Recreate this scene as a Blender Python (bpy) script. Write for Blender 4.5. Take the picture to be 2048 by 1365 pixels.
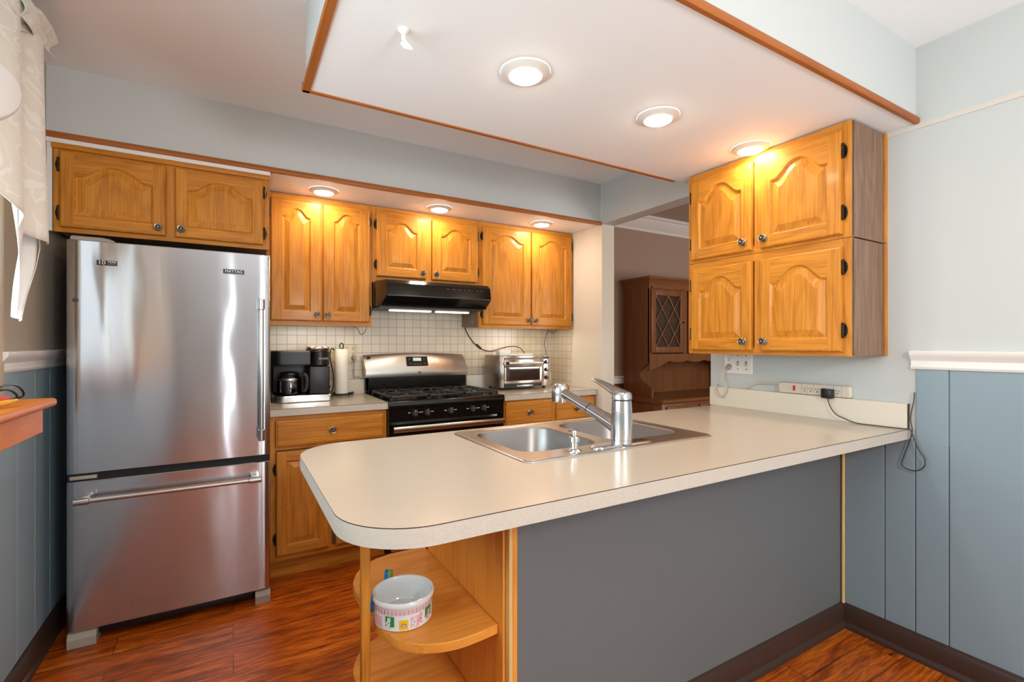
import bpy, bmesh, math, random
from mathutils import Vector, Matrix
random.seed(7)
for o in list(bpy.data.objects):
    bpy.data.objects.remove(o, do_unlink=True)
SC = bpy.context.scene
COL = SC.collection
PI = math.pi

# ------------------------------------------------------------------ camera, world, exposure
cam = bpy.data.cameras.new('camera')
cam.sensor_width = 36.0
cam.lens = 957.7 / 2048 * 36.0
cam.shift_y = 5.0 / 2048
cam.clip_start = 0.02
camo = bpy.data.objects.new('camera', cam)
camo.location = (0, 0, 1.265)
camo.rotation_euler = (PI / 2, 0, math.radians(-30.2))
COL.objects.link(camo)
SC.camera = camo
SC.view_settings.view_transform = 'Standard'
SC.view_settings.look = 'None'
SC.view_settings.gamma = 1.0
SC.view_settings.use_curve_mapping = False
SC.view_settings.exposure = 1.22
W = bpy.data.worlds.new('daylight')
SC.world = W
W.use_nodes = True
W.node_tree.nodes['Background'].inputs[0].default_value = (0.95, 0.97, 0.98, 1)
W.node_tree.nodes['Background'].inputs[1].default_value = 0.65


def area(name, loc, rot, sx, sy, power, col, spread=180):
    l = bpy.data.lights.new(name, 'AREA')
    l.shape = 'RECTANGLE'; l.size = sx; l.size_y = sy; l.energy = power; l.color = col; l.spread = math.radians(spread)
    o = bpy.data.objects.new(name, l)
    o.location = loc; o.rotation_euler = rot
    COL.objects.link(o)
    return o


# daylight at side window and sidelight, plus added fill at two unseen openings
area('daylight_side_window', (-0.98, 1.15, 1.50), (0, -PI / 2 - 0.16, 0), 1.1, 1.7, 14, (0.76, 0.94, 1.0), 134)
area('fill_behind_camera', (1.52, -3.20, 0.95), (PI / 2 + 0.85, 0, 0), 1.45, 1.9, 30, (0.82, 0.94, 1.0))  # frontal fill, added behind the camera outside an invented glass door
area('daylight_sidelight', (0.075, -3.16, 1.06), (PI / 2, 0, 0), 0.034, 2.0, 1.9, (0.94, 0.97, 1.0))
area('fill_dining_room', (4.0, 0.12, 1.5), (PI / 2, 0, 0), 1.2, 1.2, 13, (1.0, 0.96, 0.92))  # fill added to lift the dining room, no window known there
BULB = 56.0
FILL_GLOBE = 26.0

# ------------------------------------------------------------------ dimensions
XW, XL, YB, YF, ZC, ZS = 2.38, -0.69, 3.42, -3.0, 2.458, 2.155
CT = 0.918            # counter top height


# ------------------------------------------------------------------ materials
def _new(name):
    m = bpy.data.materials.new(name)
    m.use_nodes = True
    return m, m.node_tree.nodes, m.node_tree.links, m.node_tree.nodes['Principled BSDF']


def lin(c):
    return tuple((x / 12.92 if x <= 0.04045 else ((x + 0.055) / 1.055) ** 2.4) for x in (v / 255 for v in c)) + (1,)


def plain(name, rgb, rough=0.5, metal=0.0, spec=0.5, bump=0.0, bscale=200, var=0.0, coat=0.0):
    m, N, L, B = _new(name)
    c = lin(rgb)
    B.inputs['Base Color'].default_value = c
    B.inputs['Roughness'].default_value = rough
    B.inputs['Metallic'].default_value = metal
    B.inputs['Specular IOR Level'].default_value = spec
    B.inputs['Coat Weight'].default_value = coat
    tc = N.new('ShaderNodeTexCoord')
    if var or bump:
        n = N.new('ShaderNodeTexNoise'); n.inputs['Scale'].default_value = bscale; n.inputs['Detail'].default_value = 3
        L.new(tc.outputs['Object'], n.inputs['Vector'])
        if var:
            mx = N.new('ShaderNodeMix'); mx.data_type = 'RGBA'
            mx.inputs[6].default_value = tuple(x * (1 - var) for x in c[:3]) + (1,)
            mx.inputs[7].default_value = tuple(min(1, x * (1 + var)) for x in c[:3]) + (1,)
            L.new(n.outputs['Fac'], mx.inputs[0]); L.new(mx.outputs[2], B.inputs['Base Color'])
        if bump:
            b = N.new('ShaderNodeBump'); b.inputs['Strength'].default_value = bump; b.inputs['Distance'].default_value = 0.002
            L.new(n.outputs['Fac'], b.inputs['Height']); L.new(b.outputs[0], B.inputs['Normal'])
    return m


def wood(name, light, dark, axis=2, rough=0.42, ring=7.0, scale=1.0, pore=0.38, coat=0.0, spec=0.28):
    m, N, L, B = _new(name)
    tc = N.new('ShaderNodeTexCoord'); oi = N.new('ShaderNodeObjectInfo')
    mul = N.new('ShaderNodeMath'); mul.operation = 'MULTIPLY'; mul.inputs[1].default_value = 37.0
    L.new(oi.outputs['Random'], mul.inputs[0])
    add = N.new('ShaderNodeVectorMath'); add.operation = 'ADD'
    L.new(tc.outputs['Object'], add.inputs[0]); L.new(mul.outputs[0], add.inputs[1])

    def mapped(across, along):
        mp = N.new('ShaderNodeMapping')
        s = [across * scale] * 3; s[axis] = along * scale
        mp.inputs['Scale'].default_value = s
        L.new(add.outputs[0], mp.inputs['Vector'])
        return mp
    a = mapped(7.0, 1.1)
    n1 = N.new('ShaderNodeTexNoise'); n1.inputs['Scale'].default_value = 1.0; n1.inputs['Detail'].default_value = 2.5; n1.inputs['Distortion'].default_value = 0.35
    L.new(a.outputs[0], n1.inputs['Vector'])
    k = N.new('ShaderNodeMath'); k.operation = 'MULTIPLY'; k.inputs[1].default_value = ring * 6.2832
    L.new(n1.outputs['Fac'], k.inputs[0])
    sn = N.new('ShaderNodeMath'); sn.operation = 'SINE'; L.new(k.outputs[0], sn.inputs[0])
    ramp = N.new('ShaderNodeMapRange'); ramp.inputs[1].default_value = -1; ramp.inputs[2].default_value = 1
    ramp.inputs[3].default_value = 0.0; ramp.inputs[4].default_value = 1.0
    L.new(sn.outputs[0], ramp.inputs[0])
    pw = N.new('ShaderNodeMath'); pw.operation = 'POWER'; pw.inputs[1].default_value = 2.2
    L.new(ramp.outputs[0], pw.inputs[0])
    b = mapped(160.0, 5.0)
    n2 = N.new('ShaderNodeTexNoise'); n2.inputs['Scale'].default_value = 1.0; n2.inputs['Detail'].default_value = 3
    L.new(b.outputs[0], n2.inputs['Vector'])
    p2 = N.new('ShaderNodeMapRange'); p2.inputs[1].default_value = 0.42; p2.inputs[2].default_value = 0.68
    L.new(n2.outputs['Fac'], p2.inputs[0])
    c = mapped(2.5, 0.8)
    n3 = N.new('ShaderNodeTexNoise'); n3.inputs['Scale'].default_value = 1.0; n3.inputs['Detail'].default_value = 1
    L.new(c.outputs[0], n3.inputs['Vector'])
    m1 = N.new('ShaderNodeMath'); m1.operation = 'MULTIPLY'; m1.inputs[1].default_value = 0.24
    L.new(pw.outputs[0], m1.inputs[0])
    m2 = N.new('ShaderNodeMath'); m2.operation = 'MULTIPLY_ADD'; m2.inputs[1].default_value = pore
    L.new(p2.outputs[0], m2.inputs[0]); L.new(m1.outputs[0], m2.inputs[2])
    m3 = N.new('ShaderNodeMath'); m3.operation = 'MULTIPLY_ADD'; m3.inputs[1].default_value = 0.45; m3.use_clamp = True
    sub = N.new('ShaderNodeMath'); sub.operation = 'SUBTRACT'; sub.inputs[1].default_value = 0.35
    L.new(n3.outputs['Fac'], sub.inputs[0])
    L.new(sub.outputs[0], m3.inputs[0]); L.new(m2.outputs[0], m3.inputs[2])
    mx = N.new('ShaderNodeMix'); mx.data_type = 'RGBA'
    mx.inputs[6].default_value = lin(light); mx.inputs[7].default_value = lin(dark)
    L.new(m3.outputs[0], mx.inputs[0]); L.new(mx.outputs[2], B.inputs['Base Color'])
    B.inputs['Roughness'].default_value = rough
    B.inputs['Coat Weight'].default_value = coat; B.inputs['Coat Roughness'].default_value = 0.13
    B.inputs['Specular IOR Level'].default_value = spec
    bp = N.new('ShaderNodeBump'); bp.inputs['Strength'].default_value = 0.12; bp.inputs['Distance'].default_value = 0.001
    bp.invert = True
    L.new(p2.outputs[0], bp.inputs['Height']); L.new(bp.outputs[0], B.inputs['Normal'])
    return m


def steel(name, rgb, rough=0.25, aniso=0.0, dent=0.0, dsc=(5, 5, 1.2), streak=0.0, axis=0):
    m, N, L, B = _new(name)
    B.inputs['Base Color'].default_value = lin(rgb); B.inputs['Metallic'].default_value = 1.0
    B.inputs['Roughness'].default_value = rough
    B.inputs['Anisotropic'].default_value = aniso
    tc = N.new('ShaderNodeTexCoord')
    if aniso:
        t = N.new('ShaderNodeTangent'); t.direction_type = 'RADIAL'; t.axis = 'Z'
        B.inputs['Anisotropic Rotation'].default_value = 0.25
        L.new(t.outputs[0], B.inputs['Tangent'])
    prev = None
    if streak:
        mp = N.new('ShaderNodeMapping'); s = [500.0] * 3; s[axis] = 6.0; mp.inputs['Scale'].default_value = s
        L.new(tc.outputs['Object'], mp.inputs['Vector'])
        n = N.new('ShaderNodeTexNoise'); n.inputs['Scale'].default_value = 1; n.inputs['Detail'].default_value = 2
        L.new(mp.outputs[0], n.inputs['Vector'])
        mr = N.new('ShaderNodeMapRange'); mr.inputs[3].default_value = rough - streak; mr.inputs[4].default_value = rough + streak
        L.new(n.outputs['Fac'], mr.inputs[0]); L.new(mr.outputs[0], B.inputs['Roughness'])
    if dent:
        mp = N.new('ShaderNodeMapping'); mp.inputs['Scale'].default_value = dsc
        L.new(tc.outputs['Object'], mp.inputs['Vector'])
        n = N.new('ShaderNodeTexNoise'); n.inputs['Scale'].default_value = 1; n.inputs['Detail'].default_value = 1.0
        L.new(mp.outputs[0], n.inputs['Vector'])
        b = N.new('ShaderNodeBump'); b.inputs['Strength'].default_value = 1.0; b.inputs['Distance'].default_value = dent
        L.new(n.outputs['Fac'], b.inputs['Height']); L.new(b.outputs[0], B.inputs['Normal'])
    return m


def emit(name, rgb, strength):
    m, N, L, B = _new(name)
    B.inputs['Base Color'].default_value = (1, 1, 1, 1)
    B.inputs['Emission Color'].default_value = rgb + (1,)
    B.inputs['Emission Strength'].default_value = strength
    return m


def laminate(name, rgb, speck, amount, rough=0.35, scale=900):
    m, N, L, B = _new(name)
    tc = N.new('ShaderNodeTexCoord')
    n = N.new('ShaderNodeTexNoise'); n.inputs['Scale'].default_value = scale; n.inputs['Detail'].default_value = 2
    L.new(tc.outputs['Object'], n.inputs['Vector'])
    r = N.new('ShaderNodeMapRange'); r.inputs[1].default_value = 0.5; r.inputs[2].default_value = 0.75; r.inputs[4].default_value = amount
    L.new(n.outputs['Fac'], r.inputs[0])
    mx = N.new('ShaderNodeMix'); mx.data_type = 'RGBA'
    mx.inputs[6].default_value = lin(rgb); mx.inputs[7].default_value = lin(speck)
    L.new(r.outputs[0], mx.inputs[0]); L.new(mx.outputs[2], B.inputs['Base Color'])
    B.inputs['Roughness'].default_value = rough
    return m


def tilemat(name, pitch, tile, grout, horiz):
    """square ceramic tiles on a wall; horiz = 0 (x) or 1 (y) is the horizontal axis."""
    m, N, L, B = _new(name)
    tc = N.new('ShaderNodeTexCoord'); sp = N.new('ShaderNodeSeparateXYZ'); cb = N.new('ShaderNodeCombineXYZ')
    L.new(tc.outputs['Object'], sp.inputs[0])
    L.new(sp.outputs[horiz], cb.inputs[0]); L.new(sp.outputs[2], cb.inputs[1])
    br = N.new('ShaderNodeTexBrick'); br.offset = 0.0; br.squash = 1.0
    br.inputs['Scale'].default_value = 1.0; br.inputs['Brick Width'].default_value = pitch; br.inputs['Row Height'].default_value = pitch
    br.inputs['Mortar Size'].default_value = 0.0017; br.inputs['Mortar Smooth'].default_value = 0.3
    br.inputs['Color1'].default_value = lin(tile); br.inputs['Color2'].default_value = lin(tuple(v * 0.965 for v in tile))
    br.inputs['Mortar'].default_value = lin(grout)
    L.new(cb.outputs[0], br.inputs['Vector'])
    L.new(br.outputs['Color'], B.inputs['Base Color'])
    B.inputs['Roughness'].default_value = 0.18
    b = N.new('ShaderNodeBump'); b.inputs['Strength'].default_value = 0.6; b.inputs['Distance'].default_value = 0.0015; b.invert = True
    L.new(br.outputs['Fac'], b.inputs['Height']); L.new(b.outputs[0], B.inputs['Normal'])
    return m


def floormat():
    m, N, L, B = _new('hickory_plank_floor')
    tc = N.new('ShaderNodeTexCoord')
    br = N.new('ShaderNodeTexBrick'); br.offset = 0.37
    br.inputs['Scale'].default_value = 1; br.inputs['Brick Width'].default_value = 1.15; br.inputs['Row Height'].default_value = 0.125
    br.inputs['Mortar Size'].default_value = 0.0012; br.inputs['Bias'].default_value = 0.0
    br.inputs['Color1'].default_value = (0, 0, 0, 1); br.inputs['Color2'].default_value = (1, 1, 1, 1); br.inputs['Mortar'].default_value = (0.5, 0.5, 0.5, 1)
    L.new(tc.outputs['Object'], br.inputs['Vector'])
    mp = N.new('ShaderNodeMapping'); mp.inputs['Scale'].default_value = (2.2, 17, 1)
    ad = N.new('ShaderNodeVectorMath'); ad.operation = 'MULTIPLY_ADD'
    ad.inputs[1].default_value = (9, 5, 3)
    L.new(br.outputs['Color'], ad.inputs[0]); L.new(tc.outputs['Object'], ad.inputs[2])
    L.new(ad.outputs[0], mp.inputs['Vector'])
    n = N.new('ShaderNodeTexNoise'); n.inputs['Scale'].default_value = 1.3; n.inputs['Detail'].default_value = 6; n.inputs['Roughness'].default_value = 0.62; n.inputs['Distortion'].default_value = 1.0
    L.new(mp.outputs[0], n.inputs['Vector'])
    r = N.new('ShaderNodeValToRGB')
    e = r.color_ramp.elements
    e[0].position = 0.30; e[0].color = lin((110, 42, 6))
    e[1].position = 0.72; e[1].color = lin((236, 128, 34))
    x = e.new(0.5); x.color = lin((194, 88, 14))
    L.new(n.outputs['Fac'], r.inputs[0])
    mp2 = N.new('ShaderNodeMapping'); mp2.inputs['Scale'].default_value = (14, 160, 1)
    L.new(ad.outputs[0], mp2.inputs['Vector'])
    n2 = N.new('ShaderNodeTexNoise'); n2.inputs['Scale'].default_value = 1; n2.inputs['Detail'].default_value = 3
    L.new(mp2.outputs[0], n2.inputs['Vector'])
    r2 = N.new('ShaderNodeMapRange'); r2.inputs[1].default_value = 0.35; r2.inputs[2].default_value = 0.6; r2.inputs[3].default_value = 0.55; r2.inputs[4].default_value = 1.08
    L.new(n2.outputs['Fac'], r2.inputs[0])
    ml = N.new('ShaderNodeMix'); ml.data_type = 'RGBA'; ml.blend_type = 'MULTIPLY'; ml.inputs[0].default_value = 1
    L.new(r.outputs[0], ml.inputs[6]); L.new(r2.outputs[0], ml.inputs[7])
    sm = N.new('ShaderNodeMix'); sm.data_type = 'RGBA'
    sm.inputs[7].default_value = lin((48, 20, 8))
    L.new(br.outputs['Fac'], sm.inputs[0]); L.new(ml.outputs[2], sm.inputs[6]); L.new(sm.outputs[2], B.inputs['Base Color'])
    B.inputs['Roughness'].default_value = 0.33
    b = N.new('ShaderNodeBump'); b.inputs['Strength'].default_value = 0.25; b.inputs['Distance'].default_value = 0.002
    L.new(n.outputs['Fac'], b.inputs['Height']); L.new(b.outputs[0], B.inputs['Normal'])
    return m


def damask():
    m, N, L, B = _new('ivory_damask')
    tc = N.new('ShaderNodeTexCoord'); mp = N.new('ShaderNodeMapping'); mp.inputs['Scale'].default_value = (1, 6.5, 6.5)
    L.new(tc.outputs['Object'], mp.inputs['Vector'])
    n = N.new('ShaderNodeTexNoise'); n.inputs['Scale'].default_value = 1.2; n.inputs['Detail'].default_value = 1.5; n.inputs['Distortion'].default_value = 1.6
    L.new(mp.outputs[0], n.inputs['Vector'])
    k = N.new('ShaderNodeMath'); k.operation = 'MULTIPLY'; k.inputs[1].default_value = 26
    L.new(n.outputs['Fac'], k.inputs[0])
    s = N.new('ShaderNodeMath'); s.operation = 'SINE'; L.new(k.outputs[0], s.inputs[0])
    r = N.new('ShaderNodeMapRange'); r.inputs[1].default_value = 0.45; r.inputs[2].default_value = 0.8
    L.new(s.outputs[0], r.inputs[0])
    mx = N.new('ShaderNodeMix'); mx.data_type = 'RGBA'
    mx.inputs[6].default_value = lin((240, 237, 224)); mx.inputs[7].default_value = lin((250, 249, 244))
    L.new(r.outputs[0], mx.inputs[0]); L.new(mx.outputs[2], B.inputs['Base Color'])
    B.inputs['Roughness'].default_value = 0.7; B.inputs['Sheen Weight'].default_value = 0.3
    return m


def glass(name, tint=(1, 1, 1), rough=0.0):
    m, N, L, B = _new(name)
    B.inputs['Base Color'].default_value = tint + (1,)
    B.inputs['Transmission Weight'].default_value = 1.0
    B.inputs['Roughness'].default_value = rough
    B.inputs['IOR'].default_value = 1.45
    return m


def pane(name, tint, mixf=0.12):
    m, N, L, B = _new(name)
    N.remove(B)
    t = N.new('ShaderNodeBsdfTransparent'); t.inputs[0].default_value = tint + (1,)
    g = N.new('ShaderNodeBsdfGlossy'); g.inputs['Roughness'].default_value = 0.03
    mx = N.new('ShaderNodeMixShader'); mx.inputs[0].default_value = mixf
    L.new(t.outputs[0], mx.inputs[1]); L.new(g.outputs[0], mx.inputs[2]); L.new(mx.outputs[0], N['Material Output'].inputs[0])
    return m


OL, OD = (214, 141, 47), (150, 80, 15)
OAKZ = wood('oak_vertical', OL, OD, 2, coat=0.08)
OAKX = wood('oak_across', OL, OD, 0, coat=0.08)
OAKY = wood('oak_depthwise', OL, OD, 1, coat=0.08)
BIRX = wood('birch_shelf_ply', (240, 160, 66), (190, 106, 30), 0, ring=5, pore=0.3, coat=0.1)
BIRZ = wood('birch_panel_ply', (244, 162, 66), (196, 110, 34), 2, ring=4, pore=0.25, coat=0.1)
PLYEDGE = wood('pale_ply_edge', (232, 196, 128), (206, 160, 90), 2, ring=4, pore=0.3)
PINE = wood('varnished_pine', (216, 122, 40), (176, 86, 20), 1, ring=4, pore=0.2, coat=0.0, spec=0.15)
SIDEV = wood('grey_brown_side_veneer', (150, 120, 98), (104, 78, 60), 2, ring=10, pore=0.55, rough=0.5)
TRIMX = wood('stained_trim_across', (176, 104, 50), (134, 70, 26), 0, ring=3, pore=0.3)
TRIMY = wood('stained_trim_depthwise', (176, 104, 50), (134, 70, 26), 1, ring=3, pore=0.3)
HUTZ = wood('dark_maple_vertical', (140, 90, 52), (98, 58, 32), 2, ring=5, pore=0.3, coat=0.2)
HUTX = wood('dark_maple_across', (140, 90, 52), (98, 58, 32), 0, ring=5, pore=0.3, coat=0.2)
WALLP = plain('pale_blue_wall_paint', (200, 204, 202), 0.6, bump=0.05, bscale=160, spec=0.3)
SOFFP = plain('pale_grey_blue_soffit_paint', (202, 206, 204), 0.55, bump=0.05, bscale=160, spec=0.3)
LEFTP = plain('greige_left_wall', (186, 172, 154), 0.6, bump=0.05, bscale=160, spec=0.3)  # left wall base colour, warmer and darker than the right wall
SIDEP = plain('cream_wall_paint', (226, 216, 200), 0.6, bump=0.05, bscale=160, spec=0.3)
CEILP = plain('white_ceiling_paint', (246, 249, 250), 0.7, bump=0.08, bscale=120, spec=0.2)
WAINP = plain('blue_grey_panel_paint', (140, 160, 170), 0.45, bump=0.04, bscale=220, spec=0.4)
WAIND = plain('slate_panel_paint', (100, 108, 114), 0.45, spec=0.4)
PENP = plain('grey_peninsula_paint', (108, 112, 113), 0.5, bump=0.10, bscale=40, spec=0.4, var=0.03)
WHITE = plain('white_trim_paint', (238, 235, 230), 0.4)
BASEB = plain('dark_brown_baseboard_paint', (66, 46, 38), 0.4)
DINW = plain('taupe_dining_paint', (178, 152, 136), 0.6, spec=0.3)
DINR = plain('russet_dining_paint', (130, 66, 48), 0.6, spec=0.3)
DINC = plain('dining_ceiling_paint', (190, 174, 160), 0.7, spec=0.2)
FLOOR = floormat()
TILEX = tilemat('cream_tiles_back', 0.0600, (226, 212, 192), (166, 148, 128), 0)
TILEY = tilemat('cream_tiles_side', 0.0600, (226, 212, 192), (166, 148, 128), 1)
LAMT = laminate('beige_laminate_top', (192, 180, 164), (174, 158, 136), 0.5, 0.22)
LAME = laminate('speckled_laminate_edge', (206, 196, 182), (128, 116, 104), 0.75, 0.4, 1100)
LAMB = laminate('cream_backsplash_laminate', (230, 222, 206), (204, 192, 172), 0.5, 0.35)
SEAM = plain('dark_laminate_seam', (70, 48, 38), 0.5)
SSFR = steel('brushed_fridge_steel', (200, 202, 206), 0.145, 1.0, 0.0019, (6.0, 6.0, 2.2), 0.03)
SSH = steel('satin_handle_steel', (206, 204, 200), 0.24, 0, streak=0.04)
SSR = steel('range_steel', (206, 196, 184), 0.22, 0.5, 0.003, (3, 3, 3), 0.03)
SSK = steel('sink_steel', (196, 190, 184), 0.30, 0, streak=0.05)
SSB = steel('sink_bowl_steel', (158, 154, 152), 0.40, 0, streak=0.06)
CHR = steel('brushed_nickel', (206, 208, 210), 0.22)
CHRB = steel('polished_chrome', (225, 225, 225), 0.08)
PEW = steel('antique_pewter', (150, 142, 128), 0.3)
PEWD = steel('dark_pewter', (74, 64, 54), 0.4)
BRZ = plain('dark_bronze_hinge', (52, 40, 30), 0.35, 0.7)
IRON = plain('wrought_iron', (38, 30, 26), 0.5, 0.3)
CAST = plain('cast_iron_grate', (50, 46, 44), 0.42, 0.2, bump=0.1, bscale=300)
BLK = plain('gloss_black_enamel', (17, 15, 14), 0.12)
BLKM = plain('matte_black_plastic', (19, 18, 18), 0.38)
BARM = emit('warm_light_bar', (1.0, 0.80, 0.52), 10.0)
BLKS = plain('black_recess', (10, 9, 9), 0.7)
DGREY = plain('dark_grey_plastic', (60, 58, 58), 0.45)
FSIDE = plain('fridge_side_grey', (66, 64, 64), 0.45)
GREYP = plain('warm_grey_plastic', (164, 154, 142), 0.45)
BEIGE = plain('beige_plastic', (218, 206, 182), 0.4)
STRIPB = plain('putty_plastic', (216, 204, 188), 0.4)
WPLAS = plain('white_plastic', (240, 237, 230), 0.35)
CORDB = plain('dark_grey_cord', (66, 62, 60), 0.5)
CORDW = plain('putty_cord', (206, 194, 176), 0.5)
RED = plain('red_switch', (196, 44, 30), 0.3)
REDP = plain('red_rubber', (214, 60, 56), 0.45)
YELP = plain('yellow_rubber', (230, 170, 40), 0.45)
PAPER = plain('white_paper_towel', (246, 242, 236), 0.9, bump=0.25, bscale=260, spec=0.1)
CERAM = plain('glazed_white_ceramic', (228, 232, 232), 0.12, coat=0.4)
PINK = plain('pink_glaze', (236, 178, 190), 0.15)
GREEN = plain('green_glaze', (44, 140, 66), 0.15)
YEL = plain('yellow_glaze', (236, 196, 28), 0.15)
MAUVE = plain('mauve_glaze', (150, 90, 140), 0.2)
BLUEG = plain('toy_blue', (30, 132, 206), 0.4)
TOYG = plain('toy_green', (150, 190, 60), 0.4)
MARK = plain('pale_print', (206, 204, 200), 0.5)
DIMM = plain('dim_print', (120, 112, 104), 0.5)
BADGE = plain('navy_badge', (34, 38, 48), 0.3)
LCD = emit('green_display', (0.30, 0.55, 0.02), 0.10)
FILL_GLOBEM = emit('fill_globe_glow', (1.0, 0.96, 0.91), FILL_GLOBE)
BULBM = emit('warm_bulb', (1.0, 0.85, 0.66), BULB)
BAFG = plain('grey_lamp_baffle', (150, 147, 142), 0.6)
BAFFLE = plain('white_lamp_trim', (232, 228, 220), 0.45)
LINING = plain('white_lining', (246, 246, 246), 0.8)
DAM = damask()
CLEAR = pane('window_glass', (0.97, 0.99, 1.0), 0.06)
OVENG = pane('oven_window_glass', (0.80, 0.86, 0.90), 0.3)
HUTG = pane('cabinet_glass', (0.7, 0.7, 0.7), 0.12)
CARG = pane('carafe_glass', (0.30, 0.24, 0.20), 0.15)
LENS = emit('hood_lamp_lens', (1.0, 0.9, 0.78), 0.9)


# ------------------------------------------------------------------ mesh tools
class MB:
    def __init__(s):
        s.bm = bmesh.new(); s.mi = 0

    def f(s, vs, smooth=True):
        try:
            fc = s.bm.faces.new(vs)
        except ValueError:
            return None
        fc.material_index = s.mi; fc.smooth = smooth
        return fc

    def v(s, co):
        return s.bm.verts.new(co)

    def box(s, x0, x1, y0, y1, z0, z1, bev=0.0, seg=2):
        b = bmesh.new()
        bmesh.ops.create_cube(b, size=1.0)
        for v in b.verts:
            v.co = Vector(((x0 + x1) / 2 + v.co.x * (x1 - x0), (y0 + y1) / 2 + v.co.y * (y1 - y0), (z0 + z1) / 2 + v.co.z * (z1 - z0)))
        if bev:
            bmesh.ops.bevel(b, geom=b.edges[:], offset=bev, segments=seg, profile=0.5, affect='EDGES', clamp_overlap=True)
        s._merge(b)
        return s

    def _merge(s, b):
        mp = {}
        for v in b.verts:
            mp[v] = s.bm.verts.new(v.co)
        for fc in b.faces:
            s.f([mp[v] for v in fc.verts])
        b.free()

    def loft(s, loops, cap0=False, cap1=False, closed=True):
        rows = [[s.v(c) for c in lp] for lp in loops]
        for a, b in zip(rows, rows[1:]):
            n = len(a)
            for i in range(n if closed else n - 1):
                j = (i + 1) % n
                s.f([a[i], a[j], b[j], b[i]])
        if cap0: s.f(rows[0][::-1])
        if cap1: s.f(rows[-1])
        return rows

    def prism(s, poly, h0, h1, axis='z'):
        def P(p, h):
            return {'z': (p[0], p[1], h), 'y': (p[0], h, p[1]), 'x': (h, p[0], p[1])}[axis]
        s.loft([[P(p, h0) for p in poly], [P(p, h1) for p in poly]], True, True)
        return s

    def lathe(s, prof, n=24, c=(0, 0, 0), M=None, cap0=True, cap1=True, sx=1, sy=1):
        M = M or Matrix()
        loops = []
        for r, h in prof:
            loops.append([Vector(c) + M @ Vector((r * sx * math.cos(2 * PI * i / n), r * sy * math.sin(2 * PI * i / n), h)) for i in range(n)])
        s.loft(loops, cap0, cap1)
        return s

    def cyl(s, p0, p1, r0, r1=None, n=16, bev=0.0):
        p0, p1 = Vector(p0), Vector(p1)
        r1 = r0 if r1 is None else r1
        d = p1 - p0; Ln = d.length
        M = d.to_track_quat('Z', 'Y').to_matrix()
        if bev:
            pr = [(max(r0 - bev, 1e-4), 0), (r0, bev), (r1, Ln - bev), (max(r1 - bev, 1e-4), Ln)]
        else:
            pr = [(r0, 0), (r1, Ln)]
        s.lathe(pr, n, p0, M)
        return s

    def tube(s, pts, r, n=8, sub=6, caps=True):
        pts = [Vector(p) for p in pts]
        path = catmull(pts, sub) if sub else pts
        rr = r if isinstance(r, (list, tuple)) else None
        loops = []
        up = None
        for i, p in enumerate(path):
            t = (path[min(i + 1, len(path) - 1)] - path[max(i - 1, 0)])
            if t.length < 1e-9: t = Vector((0, 0, 1))
            t.normalize()
            if up is None:
                up = t.orthogonal().normalized()
            up = (up - t * up.dot(t))
            if up.length < 1e-6: up = t.orthogonal()
            up.normalize()
            bi = t.cross(up)
            if rr:
                q = i / (len(path) - 1) * (len(rr) - 1); k = min(int(q), len(rr) - 2); rad = rr[k] + (rr[k + 1] - rr[k]) * (q - k)
            else:
                rad = r
            loops.append([p + (up * math.cos(2 * PI * k / n) + bi * math.sin(2 * PI * k / n)) * rad for k in range(n)])
        s.loft(loops, caps, caps)
        return s

    def sphere(s, c, r, n=12, sz=(1, 1, 1)):
        m = n // 2
        pr = [(max(1e-4, r * math.sin(PI * i / m)), -r * math.cos(PI * i / m)) for i in range(m + 1)]
        s.lathe([(a, b) for a, b in pr], n, c, Matrix.Diagonal(Vector(sz)))
        return s

    def build(s, name, mats, parent=None, M=None, loc=None, ang=35):
        if M is not None:
            bmesh.ops.transform(s.bm, matrix=M, verts=s.bm.verts[:])
        off = Vector((0, 0, 0))
        if parent is not None:
            p = parent
            while p is not None:
                off += p.location; p = p.parent
        elif loc is not None:
            off = Vector(loc)
        if off.length:
            bmesh.ops.translate(s.bm, vec=-off, verts=s.bm.verts[:])
        bmesh.ops.recalc_face_normals(s.bm, faces=s.bm.faces[:])
        me = bpy.data.meshes.new(name)
        s.bm.to_mesh(me); s.bm.free()
        for m in (mats if isinstance(mats, (list, tuple)) else [mats]):
            me.materials.append(m)
        try:
            me.set_sharp_from_angle(angle=math.radians(ang))
        except Exception:
            pass
        o = bpy.data.objects.new(name, me)
        COL.objects.link(o)
        if parent is not None:
            o.parent = parent
        elif loc is not None:
            o.location = loc
        return o


def catmull(p, sub):
    out = []
    for i in range(len(p) - 1):
        a = p[i - 1] if i else p[0] * 2 - p[1]
        b, c = p[i], p[i + 1]
        d = p[i + 2] if i + 2 < len(p) else p[-1] * 2 - p[-2]
        for k in range(sub):
            t = k / sub
            out.append(0.5 * ((2 * b) + (c - a) * t + (2 * a - 5 * b + 4 * c - d) * t * t + (3 * b - a - 3 * c + d) * t ** 3))
    out.append(p[-1].copy())
    return out


def thing(name, label, cat, loc=(0, 0, 0), group=None):
    o = bpy.data.objects.new(name, None)
    o.empty_display_size = 0.05
    o.location = loc
    COL.objects.link(o)
    o['label'] = label; o['category'] = cat
    if group: o['group'] = group
    return o


def tag(o, label, cat, group=None):
    o['label'] = label; o['category'] = cat
    if group: o['group'] = group
    return o


def struct(o):
    o['kind'] = 'structure'
    return o


def frame(o, u, v, w):
    M = Matrix.Identity(4)
    for i, a in enumerate((u, v, w)):
        for r in range(3): M[r][i] = a[r]
    for r in range(3): M[r][3] = o[r]
    return M


def face_back(x, y, z):      # local u=+X, v=+Z, w=-Y (towards the room)
    return frame((x, y, z), (1, 0, 0), (0, 0, 1), (0, -1, 0))


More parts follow.
